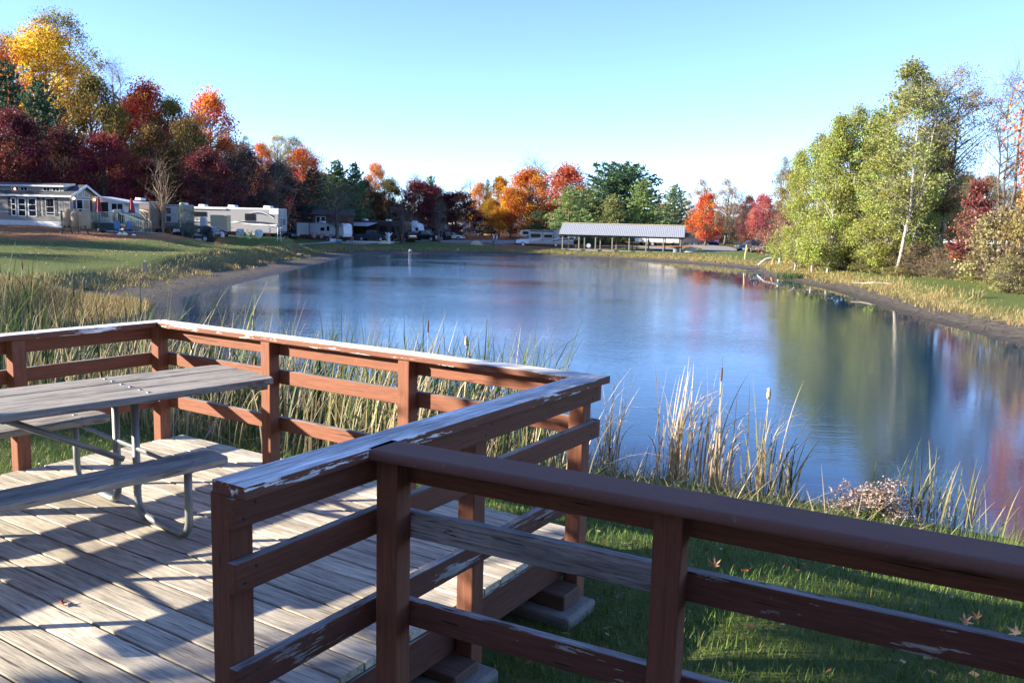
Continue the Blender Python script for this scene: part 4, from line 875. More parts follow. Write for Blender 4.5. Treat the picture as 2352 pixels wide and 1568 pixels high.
# cottage on wheels with a clerestory dormer
hx, hy = xy(162, 87); hz = gz(hx, hy) - .05; HA = R(-9)
cot = empty('park_cottage', (hx, hy, hz), HA, label='beige single storey cottage with dark shingle roof and white trim at the left edge', cat='cottage')
E0 = 3.42
MB().prism([(0, .75), (4.3, .75), (4.3, E0), (2.15, E0 + 1.05), (0, E0)], -12.5, 0, 'x').build('wall', M_SIDE, cot)
s = MB()
for i in range(42): s.box(-12.5 + i * .3, -.012, 1.62, -12.47 + i * .3, -.001, E0)
s.build('siding_battens', M_SIDE, cot)
MB().box(-12.4, .05, -.2, -.05, 4.2, .749).build('skirting', mat('white_skirting', (.62, .63, .66), .7), cot)
MB().box(-12.5, -.02, 1.55, .02, -.001, 1.62).box(.001, -.02, 1.55, .02, 4.3, 1.62).build('belt_trim', M_WHITE, cot)
ov = .35; sl_ = 1.05 / 2.15
roof = MB(); 
for sg in (1, -1):
    y0, y1 = (-ov, 2.15) if sg == 1 else (2.15, 4.3 + ov)
    za, zb = (E0 - ov * sl_, E0 + 1.05) if sg == 1 else (E0 + 1.05, E0 - ov * sl_)
    roof.prism([(y0, za + .01), (y1, zb + .01), (y1, zb + .13), (y0, za + .13)], -12.8, .45, 'x')
rf = roof.build('roof', M_SHING, cot)
MB().box(-12.8, -ov - .03, E0 - ov * sl_ - .06, .46, -ov, E0 - ov * sl_ + .14).prism([(-ov, E0 - ov * sl_ - .1), (2.15, E0 + .95), (4.3 + ov, E0 - ov * sl_ - .1), (4.3 + ov, E0 - ov * sl_ + .15), (2.15, E0 + 1.2), (-ov, E0 - ov * sl_ + .15)], .451, .49, 'x').build('fascia', M_WHITE, rf)
dm = MB().prism([(.55, E0 + .3), (2.1, E0 + 1.0), (2.1, E0 + 1.1), (.55, E0 + .88)], -12.3, -1.05, 'x').build('dormer', M_SIDE, cot)
MB().prism([(.3, E0 + .87), (2.15, E0 + 1.19), (2.15, E0 + 1.30), (.3, E0 + .98)], -12.6, -.85, 'x').build('dormer_roof', M_SHING, dm)
MB().box(-12.6, .26, E0 + .84, -.85, .3, E0 + 1.0).prism([(.3, E0 + .80), (2.1, E0 + 1.1), (2.1, E0 + 1.28), (.3, E0 + .99)], -.849, -.82, 'x').build('dormer_fascia', M_WHITE, dm)
for i, x in enumerate((-10.4, -9.4, -7.1, -6.05, -3.4, -2.3)):
    window(cot, x, E0 + .42, x + .72, E0 + .76, .55, t=.06, mull=(1, 0), gl=M_GLASS)
MB().lathe([(.02, 0), (.09, .03), (.09, .1), (.02, .13)], (-6.75, .50, E0 + .5), 8).build('ceiling_lamp', M_LAMP, cot)
window(cot, -10.6, 2.35, -9.95, 3.1, 0, mull=(0, 1))
for x0, x1 in ((-6.75, -6.35), (-5.95, -5.2), (-4.75, -3.95)): window(cot, x0, 1.25 if x1 < -6 else 1.2, x1, 2.95, -.02, t=.1, mull=(0, 2))
MB().prism([(-.06, 3.1), (-.35, 3.15), (-.02, 3.35)], -7.1, -3.6, 'x').build('bay_canopy', M_SHING, cot)
window(cot, -2.75, 1.35, -1.85, 3.0, 0, mull=(0, 1))
for x in (-10.95, -9.85, -7.2, -3.75, -3.12, -1.72): MB().box(x, -.035, (2.25 if x < -9.5 else 1.25), x + .27, -.002, 3.08).build('shutter', M_SHUT, cot)
# gable end (faces +x): windows written in a turned frame
ge = empty('gable_end', (0, 0, 0), math.pi / 2, parent=cot)
def gwin(a, z0, b, z1, **k):
    f = window(cot, a, z0, b, z1, 0, **k); f.rotation_euler = (0, 0, math.pi / 2); return f
gwin(1.05, 1.1, 1.95, 3.0, t=.1, mull=(0, 1), gl=M_GLASS); gwin(2.1, 1.1, 3.0, 3.0, t=.1, mull=(0, 1), gl=M_WARM)
for sg in (-1, 1):
    q = [(2.15 + sg * .08, 3.28), (2.15 + sg * 1.0, 3.28), (2.15 + sg * 1.0, 3.62), (2.15 + sg * .08, 4.02)]
    f = MB().prism(q, .0, .04, 'x').build('window', M_WHITE, cot); c = np.mean(q, 0)
    MB().prism([tuple(c + (np.array(p) - c) * .8) for p in q], .03, .05, 'x').build('pane', M_WARM, f)
bpy.data.objects.remove(ge)
for y in (.5, 3.8):
    MB().box(.35, y - .22, 1.2, .352, y - .2, 1.3) 
    MB().lathe([(.03, 0), (.1, .05), (.1, .16), (.03, .2)], (.12, y, 3.02), 8).build('porch_lamp', M_LAMP, cot)
for y in (.55, 3.2): MB().box(.002, y, 1.1, .035, y + .3, 3.05).build('shutter', M_SHUT, cot)
sr = MB().prism([(0, .75), (3.3, .75), (3.3, 2.9), (0, 3.35)], 4.3, 7.0, 'y').build('sunroom', M_WHITE, cot)
MB().prism([(-.1, 3.38), (4.4, 2.76), (4.4, 2.92), (-.1, 3.54)], 3.9, 7.2, 'y').build('sunroom_roof', M_WHITE, cot)
window(cot, .5, 1.3, 1.4, 2.9, 4.3, t=.08); window(cot, 1.8, 1.0, 3.1, 2.75, 4.3, t=.08, mull=(1, 0))
MB().box(-12.0, -1.1, .0, -10.9, -.25, .85).build('heat_pump', M_BLACK, cot, .03)

# green porch with stairs
pg_ = empty('porch', (hx, hy, hz), HA, label='dark green railed porch with steps in front of the cottage gable', cat='porch')
MB().box(.15, -1.6, .62, 6.5, 3.6, .74).build('floor', M_GREEN, pg_); MB().box(.2, -1.55, -.2, 6.45, -1.5, .619).build('skirt', mat('porch_skirt', (.045, .06, .05), .85), pg_)
def bal(e, a, b, z, h, n):
    a, b = np.array(a), np.array(b); m = MB(); ang = math.atan2(b[1] - a[1], b[0] - a[0]); L = np.hypot(*(b - a)); g = empty('railing', (a[0], a[1], z), ang, e)
    m.box(0, -.06, h - .05, L, .06, h).box(0, -.03, .08, L, .03, .14)
    for i in range(n): x = (i + .5) * L / n; m.box(x - .022, -.02, .14, x + .022, .02, h - .05)
    o = m.build('railing', M_GREEN, g); o.name = 'balusters'
    for i in range(int(L // 1.6) + 1):
        x = i * L / max(1, int(L // 1.6)); MB().box(x - .05, -.05, -.5, x + .05, .05, h + .001).build('post', M_GREEN, g)
    return g
bal(pg_, (.15, -1.55), (6.45, -1.55), .74, 1.05, 40); bal(pg_, (6.45, -1.0), (6.45, 3.5), .74, 1.05, 20)
for y in (-1.5, -.2):
    m = MB(); m.prism([(6.45, 1.72), (9.3, .85), (9.3, .94), (6.45, 1.81)], y - .05, y + .05).prism([(6.45, .5), (9.3, -.25), (9.3, -.05), (6.45, .72)], y - .03, y + .03)
    for i in range(11): x = 6.6 + i * .25; z = 1.72 - (x - 6.45) * .305; m.box(x - .02, y - .02, z - 1.0, x + .02, y + .02, z)
    m.box(9.2, y - .06, -.3, 9.32, y + .06, 1.0); m.build('stair_railing', M_GREEN, pg_)
m = MB()
for i in range(5): m.box(6.5 + i * .52, -1.45, .46 - i * .17, 7.06 + i * .52, -.25, .52 - i * .17)
m.build('steps', M_GREEN, pg_)
def hloc(x, y, z=0): c, s = math.cos(HA), math.sin(HA); return (hx + x * c - y * s, hy + x * s + y * c, hz + z)
for (x, y), lab in (((2.9, .5), 'closed dark red patio umbrella left of the other on the green porch'), ((5.4, 2.4), 'closed dark red patio umbrella in front of the sunroom')):
    u = empty('patio_umbrella', hloc(x, y, .74), 0, label=lab, cat='umbrella', group='closed umbrellas on the porch')
    MB().tube([(0, 0, 0), (0, 0, 2.55)], .03, 6).build('pole', M_WHITE, u)
    m = MB(); o = []; 
    for i, (r, z) in enumerate(((.40, .98), (.34, 1.2), (.26, 1.7), (.19, 2.15), (.15, 2.3), (.17, 2.36), (.04, 2.6))):
        for k in range(14): w = 2 * math.pi * k / 14; q = r * (1 if k % 2 else .72); m.v.append((q * math.cos(w), q * math.sin(w), z))
    m.f = [(i * 14 + k, i * 14 + (k + 1) % 14, (i + 1) * 14 + (k + 1) % 14, (i + 1) * 14 + k) for i in range(6) for k in range(14)]; m.build('canopy', M_RFAB, u)
gx = empty('gas_grill', hloc(6.1, -.9, .74), .2, label='covered silver grill at the porch corner by the steps', cat='grill')
MB().lathe([(.28, -.55), (.36, -.3), (.36, .3), (.28, .55)], (0, 0, 1.0), 10, 'x').build('lid', mat('grey_steel', (.2, .21, .24), .4, .4), gx); MB().box(-.5, -.28, 0, .5, .28, .8).build('cart', M_BLACK, gx, .02)
def tank(px, Y, lab):
    p = P3(px, Y, -.05); e = empty('propane_tank', p, 0, label=lab, cat='gas tank', group='upright propane tanks')
    MB().lathe([(.30, .0), (.52, .12), (.55, .3), (.55, 1.5), (.46, 1.68), (.22, 1.78), (.05, 1.79)], n=16).build('body', M_TANT, e, smooth=True)
    MB().lathe([(.26, 1.74), (.27, 1.98), (.24, 1.98), (.24, 1.76)], n=12).build('collar', M_TANT, e); MB().lathe([(.06, 1.76), (.06, 1.9), (.03, 1.95)], n=8).build('valve', M_CHROME, e)
tank(158, 84, 'left upright tan propane tank by the cottage corner'); tank(176, 83.4, 'middle upright tan propane tank'); tank(195, 82.4, 'right upright tan propane tank nearest the porch')
pt = empty('picnic_table', P3(171, 76), R(-12), label='dark old picnic table on the leaf strewn lawn before the propane tanks', cat='picnic table')
M_OLDW = mat('dark_old_wood', (.07, .065, .06), .85, scale=8)
m = MB()
for i in range(5): m.box(-1.25, -.38 + i * .155, .74, 1.25, -.24 + i * .155, .78)
m.build('tabletop', M_OLDW, pt)
for y in (-.78, .78): MB().box(-1.25, y - .13, .42, 1.25, y + .13, .46).build('bench', M_OLDW, pt)
for x in (-.85, .85):
    for sg in (-1, 1): MB().prism([(sg * .3, .74), (sg * .18, .74), (sg * .62, 0), (sg * .76, 0)], x - .04, x + .04, 'x').build('leg', M_OLDW, pt)
    MB().box(x + .041, -.9, .36, x + .08, .9, .42).build('bench_support', M_OLDW, pt)
M_BLUEF = mat('blue_sling', (.09, .15, .28), .8); M_PINKF = mat('faded_red_sling', (.34, .16, .15), .8)
def chair(px, Y, rz, m_, lab, grp):
    e = empty('folding_chair', P3(px, Y), rz, label=lab, cat='chair', group=grp)
    MB().prism([(-.25, .42), (.25, .46), (.25, .5), (-.25, .46)], -.27, .27, 'x').build('seat', m_, e); MB().prism([(.22, .46), (.27, .46), (.48, 1.22), (.43, 1.22)], -.27, .27, 'x').build('backrest', m_, e)
    for x in (-.29, .29): MB().tube([(x, -.32, 0), (x, .1, .45), (x, .47, 1.2)], .018, 5).tube([(x, .38, 0), (x, -.2, .62), (x, .25, .66)], .018, 5).build('frame', M_BLACK, e)
    return e
chair(269, 80.5, .5, M_BLUEF, 'blue folding chair left of the other before the porch', 'blue chairs before the porch'); chair(292, 80.8, -.2, M_BLUEF, 'blue folding chair nearest the porch steps', 'blue chairs before the porch')
def bag(px, Y, s, m_, lab, cat='bag', name='bag', grp=None):
    m = MB().lathe([(.3 * s, 0), (.48 * s, .08 * s), (.5 * s, .25 * s), (.36 * s, .42 * s), (.12 * s, .5 * s), (.16 * s, .58 * s)], n=11)
    rr = random.Random(int(px)); m.v = [(x * (1 + rr.uniform(-.2, .2)), y * (1 + rr.uniform(-.2, .2)), z) for x, y, z in m.v]
    o = m.build(name, m_, smooth=True); o.location = P3(px, Y); return tag(o, lab, cat, grp)
bag(275, 79.5, .5, M_WHITE, 'white plastic bag on the gravel below the left blue chair', grp='bags before the porch'); bag(285, 79.6, .55, mat('yellowed_bag', (.7, .64, .4), .7), 'yellowish plastic bag right of the white one', grp='bags before the porch'); bag(306, 80, .4, M_WHITE, 'small white bag at the foot of the porch steps', grp='bags before the porch')
bag(232, 81, .85, M_BLACK, 'round black fire bowl in the shade under the porch', 'fire bowl', 'fire_bowl')

# ---- camper vans and trailers
def wheel(e, x, y, r, w=.26, rim=True):
    t = MB().lathe([(r * .6, -w / 2), (r * .93, -w / 2), (r, -w * .3), (r, w * .3), (r * .93, w / 2), (r * .6, w / 2)], (x, y, r), 18, 'y').build('wheel', M_RUB, e)
    if rim: MB().lathe([(r * .62, -w * .52), (r * .5, -w * .44), (r * .2, -w * .5), (.02, -w * .52)], (x, y, r), 14, 'y').lathe([(.02, w * .52), (r * .2, w * .5), (r * .5, w * .44), (r * .62, w * .52)], (x, y, r), 14, 'y').build('rim', M_RIM, t)
    return t
def rv(name, label, cat, pa, Ya, pb, Yb, prof, color, win=(), stripes=(), wheels=(), acs=(), wid=2.5, wr=.42, doors=(), awning=None, zoff=0., ladder=None, extras=None, group=None, trim=None):
    (ox, oy), ang, L = place(pa, Ya, pb, Yb)
    z = min(gz(*xy(pa, Ya)), gz(*xy(pb, Yb))) + zoff
    e = empty(name, (ox, oy, z), ang, label=label, cat=cat, group=group)
    P = [(x * L, zz) for x, zz in prof]; MB().prism(P, 0, wid).build('body', color, e, .07, 2)
    for i, w in enumerate(win):
        f = MB().prism(rect_round(w[0] * L - .04, w[1] - .04, w[2] * L + .04, w[3] + .04, .1), -.05, .02).build('window', M_BLACK, e); MB().prism(rect_round(w[0] * L, w[1], w[2] * L, w[3], .08), -.058, .01).build('pane', M_GLASS, f)
    for i, (poly, m) in enumerate(stripes): MB().prism([(x * L, zz) for x, zz in poly], -.006 - .003 * i, .006).build('stripe', m, e)
    for x in wheels:
        for y in (.16, wid - .16): wheel(e, x * L, y, wr)
    for x, l in acs: MB().prism([(x * L - l / 2, 0), (x * L + l / 2, 0), (x * L + l * .42, .3), (x * L - l * .38, .34)], wid * .32, wid * .68).build('air_conditioner', M_WHITE, e, .06, 2, loc=(0, 0, max(zz for _, zz in P)))
    for x0, x1, z0, z1 in doors:
        d = MB().prism(rect_round(x0 * L, z0, x1 * L, z1, .08), -.052, .01).build('door', trim or M_WHITE, e)
        MB().prism(rect_round(x0 * L + .14, z0 + (z1 - z0) * .5, x1 * L - .14, z1 - .15, .05), -.06, .0).build('pane', M_GLASS, d); MB().box(x1 * L - .14, -.075, z0 + .8, x1 * L - .05, -.05, z0 + .9).build('handle', M_BLACK, d)
    if awning: MB().tube([(awning[0] * L, -.1, awning[2]), (awning[1] * L, -.1, awning[2])], .1, 8).build('awning_roll', awning[3], e)
    if ladder is not None:
        m = MB(); 
        for y in (.5, .95): m.tube([(L + .08, y, 1.1), (L + .08, y, ladder)], .02, 5)
        for i in range(6): zz = 1.2 + i * (ladder - 1.3) / 5; m.tube([(L + .08, .5, zz), (L + .08, .95, zz)], .016, 5)
        m.build('ladder', M_CHROME, e)
    if extras: extras(e, L)
    return e
M_RVW = mat('rv_white', (.68, .69, .71), .35, var=.05, coat=.2); M_RVG = mat('rv_grey', (.24, .24, .26), .4, var=.06); M_RVT = mat('rv_tan', (.25, .24, .24), .4, var=.06); M_SWB = mat('swoosh_blue', (.018, .028, .055), .4); M_SWG = mat('swoosh_grey', (.06, .064, .075), .4)
M_BRN = mat('rv_brown', (.075, .048, .038), .35, var=.1, coat=.3); M_CREAM = mat('swoosh_cream', (.55, .5, .4), .4); M_CORR = mat('corrugated_grey', (.22, .23, .26), .45)
box_ = lambda h, b=.55: [(0, b), (1, b), (1, h), (0, h)]
def arc(x0, z0, x1, z1, bow, t0, t1, n=8):
    a = []; b = []
    for i in range(n + 1):
        q = i / n; x = x0 + (x1 - x0) * q; z = z0 + (z1 - z0) * q + bow * math.sin(math.pi * q); t = t0 + (t1 - t0) * q; a.append((x, z - t / 2)); b.append((x, z + t / 2))
    return a + b[::-1]
rv('motorhome', 'dark brown motorhome with cream swooshes behind the cottage porch', 'motorhome', 262, 97, 346, 96, [(0, .5), (1, .5), (1, 3.62), (.0, 3.75)], M_BRN, [(.05, 1.6, .5, 3.1)],
   [(arc(.55, 2.6, .95, 2.45, .12, .28, .04), M_CREAM), (arc(.62, 2.55, .93, 1.3, .18, .22, .05), M_CREAM), (arc(.72, 2.75, .97, 1.4, .1, .04, .12), M_CREAM), (arc(.74, 2.75, .82, 2.95, .06, .12, .03), M_CREAM), (sq(.58, 2.75, .98, 3.5), mat('brown_panel', (.16, .12, .1), .4))],
   (.2, .75), [(.55, .9)])
def corr(e, L):
    m = MB()
    for i in range(14):
        z = 1.45 + i * .155; m.box(.3, -.022, z, L - .1, -.004, z + .05)
    m.build('corrugation', M_CORR, e)
    m = MB().box(.27 * L, -.35, .95, .63 * L, .01, 3.35); so = m.build('slide_out', M_CORR, e, .02); MB().box(.255 * L, -.37, .9, .27 * L, .0, 3.42).box(.63 * L, -.37, .9, .645 * L, .0, 3.42).box(.255 * L, -.37, 3.351, .645 * L, .0, 3.42).build('slide_trim', M_BLACK, so)
    for z0 in (1.5, 2.45): f = MB().prism(rect_round(.36 * L, z0, .46 * L, z0 + .62, .08), -.37, -.34).build('window', M_GLASS, so)
    MB().box(.27 * L + .02, -.357, .95, .63 * L - .02, -.345, 1.4).build('stripe', M_SWG, so)
    MB().box(.66 * L, -.02, .8, .73 * L, .0, 3.2).build('panel', M_WHITE, e)
    MB().box(-.02, -.02, .7, .99 * L, -.001, 1.38).build('lower_skirt', M_SWG, e)
rv('travel_trailer', 'grey corrugated travel trailer with dark slide out beside the leafless tree', 'travel trailer', 345, 97.5, 447, 99.5, box_(3.45, .7), M_CORR, [(.03, 2.1, .12, 3.0)], [], (.55, .62), [(.12, 1.1), (.78, 1.1)], doors=((.14, .22, .8, 3.1),), extras=corr)
# small trees in front of it
tree(420, 90, 466, 34, 'thin', (.08, .13, .06), 'skinny green sapling before the corrugated trailer, left one', 'sapling', 'tree', 'saplings before the corrugated trailer')
tree(441, 90.5, 474, 26, 'thin', (.08, .13, .06), 'skinny green sapling before the corrugated trailer, right one', 'sapling', 'tree', 'saplings before the corrugated trailer')
swl = [(arc(.0, 1.85, .62, 1.95, -.35, .30, .10), M_WHITE), (arc(.0, 1.72, .58, 1.72, -.18, .22, .04), M_SWB), (arc(.02, 1.6, .52, .72, .42, .10, .36), M_SWB), (arc(.0, 1.25, .4, .75, .25, .08, .05), M_SWG), (arc(.55, 1.85, .98, 1.45, .12, .10, .55), M_SWB), (arc(.5, 1.95, .98, 1.6, -.28, .04, .12), M_WHITE), (arc(.6, 1.5, .98, 1.35, .18, .04, .12), M_WHITE), (arc(.68, 2.9, .95, 2.55, .22, .05, .34), M_SWB), (arc(.68, 2.95, .95, 2.35, .42, .05, .08), M_WHITE), (sq(.0, .62, .6, 1.0), M_RVG), (sq(.80, .62, .9, 1.2), M_RVG)]
def back_lights(e, L):
    for z in (1.35,): MB().prism(rect_round(L - .35, z, L - .1, z + .18, .05), -.02, .01).build('tail_light', mat('red_lens', (.35, .02, .02), .3), e)
    MB().box(L + .001, .6, 1.55, L + .03, 1.9, 2.3).build('rear_panel', M_SWG, e)
    MB().box(L * .9, -.012, 2.9, L - .02, .0, 3.4).build('rear_cap', M_WHITE, e)
rv('motorhome', 'long white and tan motorhome with blue swooshes and a rear ladder', 'motorhome', 436, 107, 640, 105, [(0, .5), (.97, .48), (1, .8), (1, 3.55), (.98, 3.62), (0, 3.62)], M_RVT, [(.055, 2.4, .19, 2.95), (.63, 2.05, .74, 2.85)],
   [(sq(.0, 3.42, 1., 3.6), M_WHITE)] + swl, (.2, .66, .72), [(.1, 1.0), (.44, 1.1), (.84, 1.1)], wr=.48, awning=(.02, .42, 3.4, M_WHITE), ladder=3.5, extras=back_lights)
# bicycles with green tyres
def bike(px, Y, rz, lab):
    e = empty('bicycle', P3(px, Y), rz, label=lab, cat='bicycle', group='bicycles beside the motorhome'); mg = mat('lime_tyre', (.22, .55, .16), .6)
    for x in (-.55, .55):
        ring = [(x + .33 * math.cos(w), 0, .34 + .33 * math.sin(w)) for w in np.linspace(0, 2 * math.pi, 21)]; w_ = MB().tube(ring, .032, 5).build('wheel', mg, e)
        m = MB(); [m.tube([(x, 0, .34), (x + .31 * math.cos(w), 0, .34 + .31 * math.sin(w))], .006, 3) for w in np.linspace(0, 5.6, 9)]; m.build('spokes', M_CHROME, w_)
    MB().tube([(-.55, 0, .34), (-.1, 0, .32), (.35, 0, .85), (-.2, 0, .82), (-.55, 0, .34)], .02, 5).tube([(-.1, 0, .32), (-.24, 0, .95)], .02, 5).tube([(.55, 0, .34), (.33, 0, 1.02)], .02, 5).build('frame', M_BLACK, e)
    MB().tube([(.30, -.28, 1.02), (.34, 0, 1.04), (.30, .28, 1.02)], .018, 5).build('handlebar', M_BLACK, e); MB().box(-.38, -.07, .93, -.1, .07, .98).build('saddle', M_BLACK, e, .02)
bike(582, 101.5, .1, 'bicycle with lime green tyres in front of the motorhome wheels, right one'); bike(562, 101.9, .5, 'bicycle with lime green tyres half hidden behind the other')
for px, lab in ((551, 'white wheel cover left of the bicycles'), (594, 'white wheel cover right behind the bicycles')):
    o = MB().prism(rect_round(-.5, 0.1, .5, 1.0, .3), -.04, .04).build('wheel_cover', M_WHITE); o.location = P3(px, 103.0); tag(o, lab, 'cover', 'wheel covers on the motorhome')
ld = empty('step_ladder', P3(641, 101), .3, label='white step ladder leaning by the motorhome rear', cat='ladder')
for x in (-.22, .22): MB().tube([(x, 0, 0), (x * .7, .35, 1.7)], .025, 5).tube([(x, .8, 0), (x * .7, .4, 1.7)], .02, 5).build('side_rail', M_WHITE, ld)
for i in range(5): MB().box(-.2 + i * .015, i * .07, .28 + i * .3, .2 - i * .015, i * .07 + .08, .31 + i * .3).build('rung', M_WHITE, ld)
# small box trailers
ut = empty('cargo_trailer', P3(483, 101), R(4), label='small tan ribbed cargo trailer in front of the striped motorhome', cat='trailer'); MT_ = mat('tan_metal', (.37, .31, .2), .55)
MB().box(0, 0, .5, 2.0, 1.7, 2.5).build('body', MT_, ut, .04); m = MB(); [m.box(.1, -.02, 1.3 + i * .2, 1.9, -.001, 1.34 + i * .2) for i in range(6)]; m.build('ribs', MT_, ut)
wheel(ut, 1.4, -.1, .36); wheel(ut, 1.4, 1.8, .36); MB().box(2.0, .8, .45, 3.1, .9, .55).build('tow_bar', M_BLACK, ut)
o = MB().prism(rect_round(-.35, 0, .35, 1.9, .3), -.35, .35).build('portable_tank', mat('pale_plastic', (.5, .54, .62), .5), None, .06, 2); o.location = P3(468, 102, .35); tag(o, 'pale upright plastic tank cover beside the tan cargo trailer', 'tank')

# ---- cars
def car(label, px, Y, head, kind, col, group=None, name=None, zz=0.):
    S = {'pickup': dict(L=5.7, w=1.98, body=[(0, .5), (.0, 1.18), (.08, 1.24), (2.0, 1.26), (2.02, 1.2), (4.0, 1.2), (5.35, 1.12), (5.62, 1.0), (5.7, .6), (5.6, .45), (.15, .45)], cab=[(1.95, 1.19), (2.0, 1.85), (2.3, 1.93), (3.45, 1.92), (4.35, 1.19)], win=[(2.15, 1.27), (2.2, 1.8), (3.4, 1.82), (4.05, 1.27)], ax=(1.2, 4.75), r=.42),
         'suv': dict(L=4.9, w=1.92, body=[(0, .55), (.0, 1.05), (.1, 1.12), (3.55, 1.14), (4.6, 1.02), (4.85, .85), (4.9, .5), (4.75, .38), (.15, .38)], cab=[(.08, 1.11), (.4, 1.72), (.8, 1.8), (2.9, 1.78), (3.75, 1.13)], win=[(.35, 1.19), (.55, 1.66), (2.85, 1.68), (3.45, 1.19)], ax=(1.0, 3.9), r=.37),
         'sedan': dict(L=4.8, w=1.84, body=[(0, .5), (.0, .9), (.5, .96), (3.5, .95), (4.5, .82), (4.78, .65), (4.8, .4), (4.65, .3), (.15, .3)], cab=[(.55, .94), (1.35, 1.4), (1.8, 1.46), (2.6, 1.45), (3.65, .94)], win=[(.95, 1.0), (1.45, 1.36), (2.55, 1.37), (3.35, 1.0)], ax=(.95, 3.85), r=.33)}[kind]
    p = P3(px, Y, zz); L, w = S['L'], S['w']; e = empty(name or {'pickup': 'pickup_truck', 'suv': 'utility_car', 'sedan': 'sedan_car'}[kind], p, head, label=label, cat={'pickup': 'pickup truck', 'suv': 'car', 'sedan': 'car'}[kind], group=group)
    sh = lambda q: [(x - L / 2, z) for x, z in q]
    MB().prism(sh(S['body']), -w / 2, w / 2, taper=.05, z0=.6).build('body', col, e, .07, 3); z0 = S['cab'][0][1]
    MB().prism(sh(S['cab']), -w / 2 + .06, w / 2 - .06, taper=.22, z0=z0).build('cab', col, e, .05, 2)
    MB().prism(sh(S['win']), -w / 2 + .052, w / 2 - .052, taper=.22, z0=z0).build('side_window', M_GLASS, e)
    c = sh(S['cab']); wi = w / 2 - .22
    def slab(a, b, nm):
        d = Vector((b[0] - a[0], 0, b[1] - a[1])); n = Vector((-d.z, 0, d.x)).normalized(); n = n if (n.x > 0) == (nm == 'windshield') else -n
        A, B = Vector((a[0], 0, a[1])), Vector((b[0], 0, b[1])); q0, q1 = A + d * .1, A + d * .88
        MB().add([tuple(q0 + n * .012 + Vector((0, -wi, 0))), tuple(q0 + n * .012 + Vector((0, wi, 0))), tuple(q1 + n * .012 + Vector((0, wi - .1, 0))), tuple(q1 + n * .012 + Vector((0, -wi + .1, 0)))] + [tuple(q0 - n * .02 + Vector((0, -wi, 0))), tuple(q0 - n * .02 + Vector((0, wi, 0))), tuple(q1 - n * .02 + Vector((0, wi - .1, 0))), tuple(q1 - n * .02 + Vector((0, -wi + .1, 0)))],
                 [(0, 1, 2, 3), (7, 6, 5, 4), (0, 4, 5, 1), (1, 5, 6, 2), (2, 6, 7, 3), (3, 7, 4, 0)]).build(nm, M_GLASS, e)
    slab(c[-1], c[-2], 'windshield'); slab(c[0], c[1], 'rear_window')
    for x in S['ax']:
        for y in (-w / 2 + .1, w / 2 - .1): wheel(e, x - L / 2, y, S['r'], .24)
        MB().lathe([(S['r'] * 1.17, -w / 2 - .004), (S['r'] * 1.17, w / 2 + .004)], (x - L / 2, 0, S['r'] + .02), 18, 'y').build('wheel_well', M_BLACK, e)
    fx = L / 2
    MB().box(fx - .06, -w * .27, .62, fx + .015, w * .27, .95 if kind != 'sedan' else .72).build('grille', M_CHROME if kind == 'pickup' else M_BLACK, e, .02)
    MB().box(fx - .12, -w * .46, .42, fx + .05, w * .46, .58).build('bumper', M_CHROME if kind == 'pickup' else col, e, .03)
    for sg in (-1, 1):
        MB().box(fx - .25, sg * w * .38 - .16, .78 if kind != 'sedan' else .62, fx - .02, sg * w * .38 + .16, .98 if kind != 'sedan' else .76).build('headlight', M_CHROME, e, .03)
        MB().box(-fx - .012, sg * w * .42 - .09, .75, -fx + .1, sg * w * .42 + .09, 1.05 if kind != 'sedan' else .9).build('tail_light', mat('red_lens', (.35, .02, .02), .3), e, .02)
        MB().box(c[-1][0] - .35, sg * (w / 2 + .02) - .1 * (sg < 0), z0, c[-1][0] - .2, sg * (w / 2 + .02) + .1 * (sg > 0), z0 + .16).build('mirror', M_BLACK, e, .02)
    if kind == 'suv': MB().box(-fx - .018, -w * .35, .95, -fx + .02, w * .35, 1.02).build('tailgate_trim', M_CHROME, e)
    return e
M_NAVY = mat('navy_paint', (.012, .018, .04), .25, var=.2, coat=.6); M_BLK = mat('black_paint', (.008, .009, .011), .25, coat=.6); M_MRN = mat('maroon_paint', (.05, .008, .012), .25, coat=.6); M_CWH = mat('car_white', (.7, .71, .73), .3, coat=.5); M_GRYP = mat('gunmetal_paint', (.035, .038, .045), .3, coat=.5); M_BLUE = mat('blue_paint', (.015, .03, .13), .25, coat=.6)
car('navy blue pickup parked before the black motorhome', 855, 148, R(-10), 'pickup', M_NAVY); car('maroon car seen from behind right of the black motorhome', 932, 150, R(128), 'suv', M_MRN)
car('black pickup facing right behind the slender leafless tree', 975, 155, R(-22), 'pickup', M_BLK); car('dark grey utility car seen from behind between black pickup and white sedan', 1008, 164, R(150), 'suv', M_BLK)
car('white sedan under the right maroon maple', 1040, 168, R(-14), 'sedan', M_CWH); car('grey pickup with white bed cover farther up the road', 1122, 189, R(-6), 'pickup', M_GRYP)
car('blue car under the glowing orange red maple', 1641, 168, R(75), 'suv', M_BLUE); car('black truck facing the pond at the road bend', 1737, 130, R(-97), 'pickup', M_BLK); car('grey pickup behind the black truck', 1728, 146, R(-172), 'pickup', M_GRYP)
car('small black off roader with rear spare wheel beside the corrugated trailer', 450, 93.5, R(176), 'suv', M_BLK, zz=-.05)
sp = wheel(None, 0, 0, .38, .25); sp.rotation_euler = (0, 0, 0); sp.location = P3(456, 91.6, 1.05); tag(sp, 'spare wheel hanging on the small black off roader', 'wheel'); sp.name = 'spare_wheel'
car('dark car in the gap between striped motorhome and small white trailer', 655, 138, R(-30), 'sedan', M_GRYP)

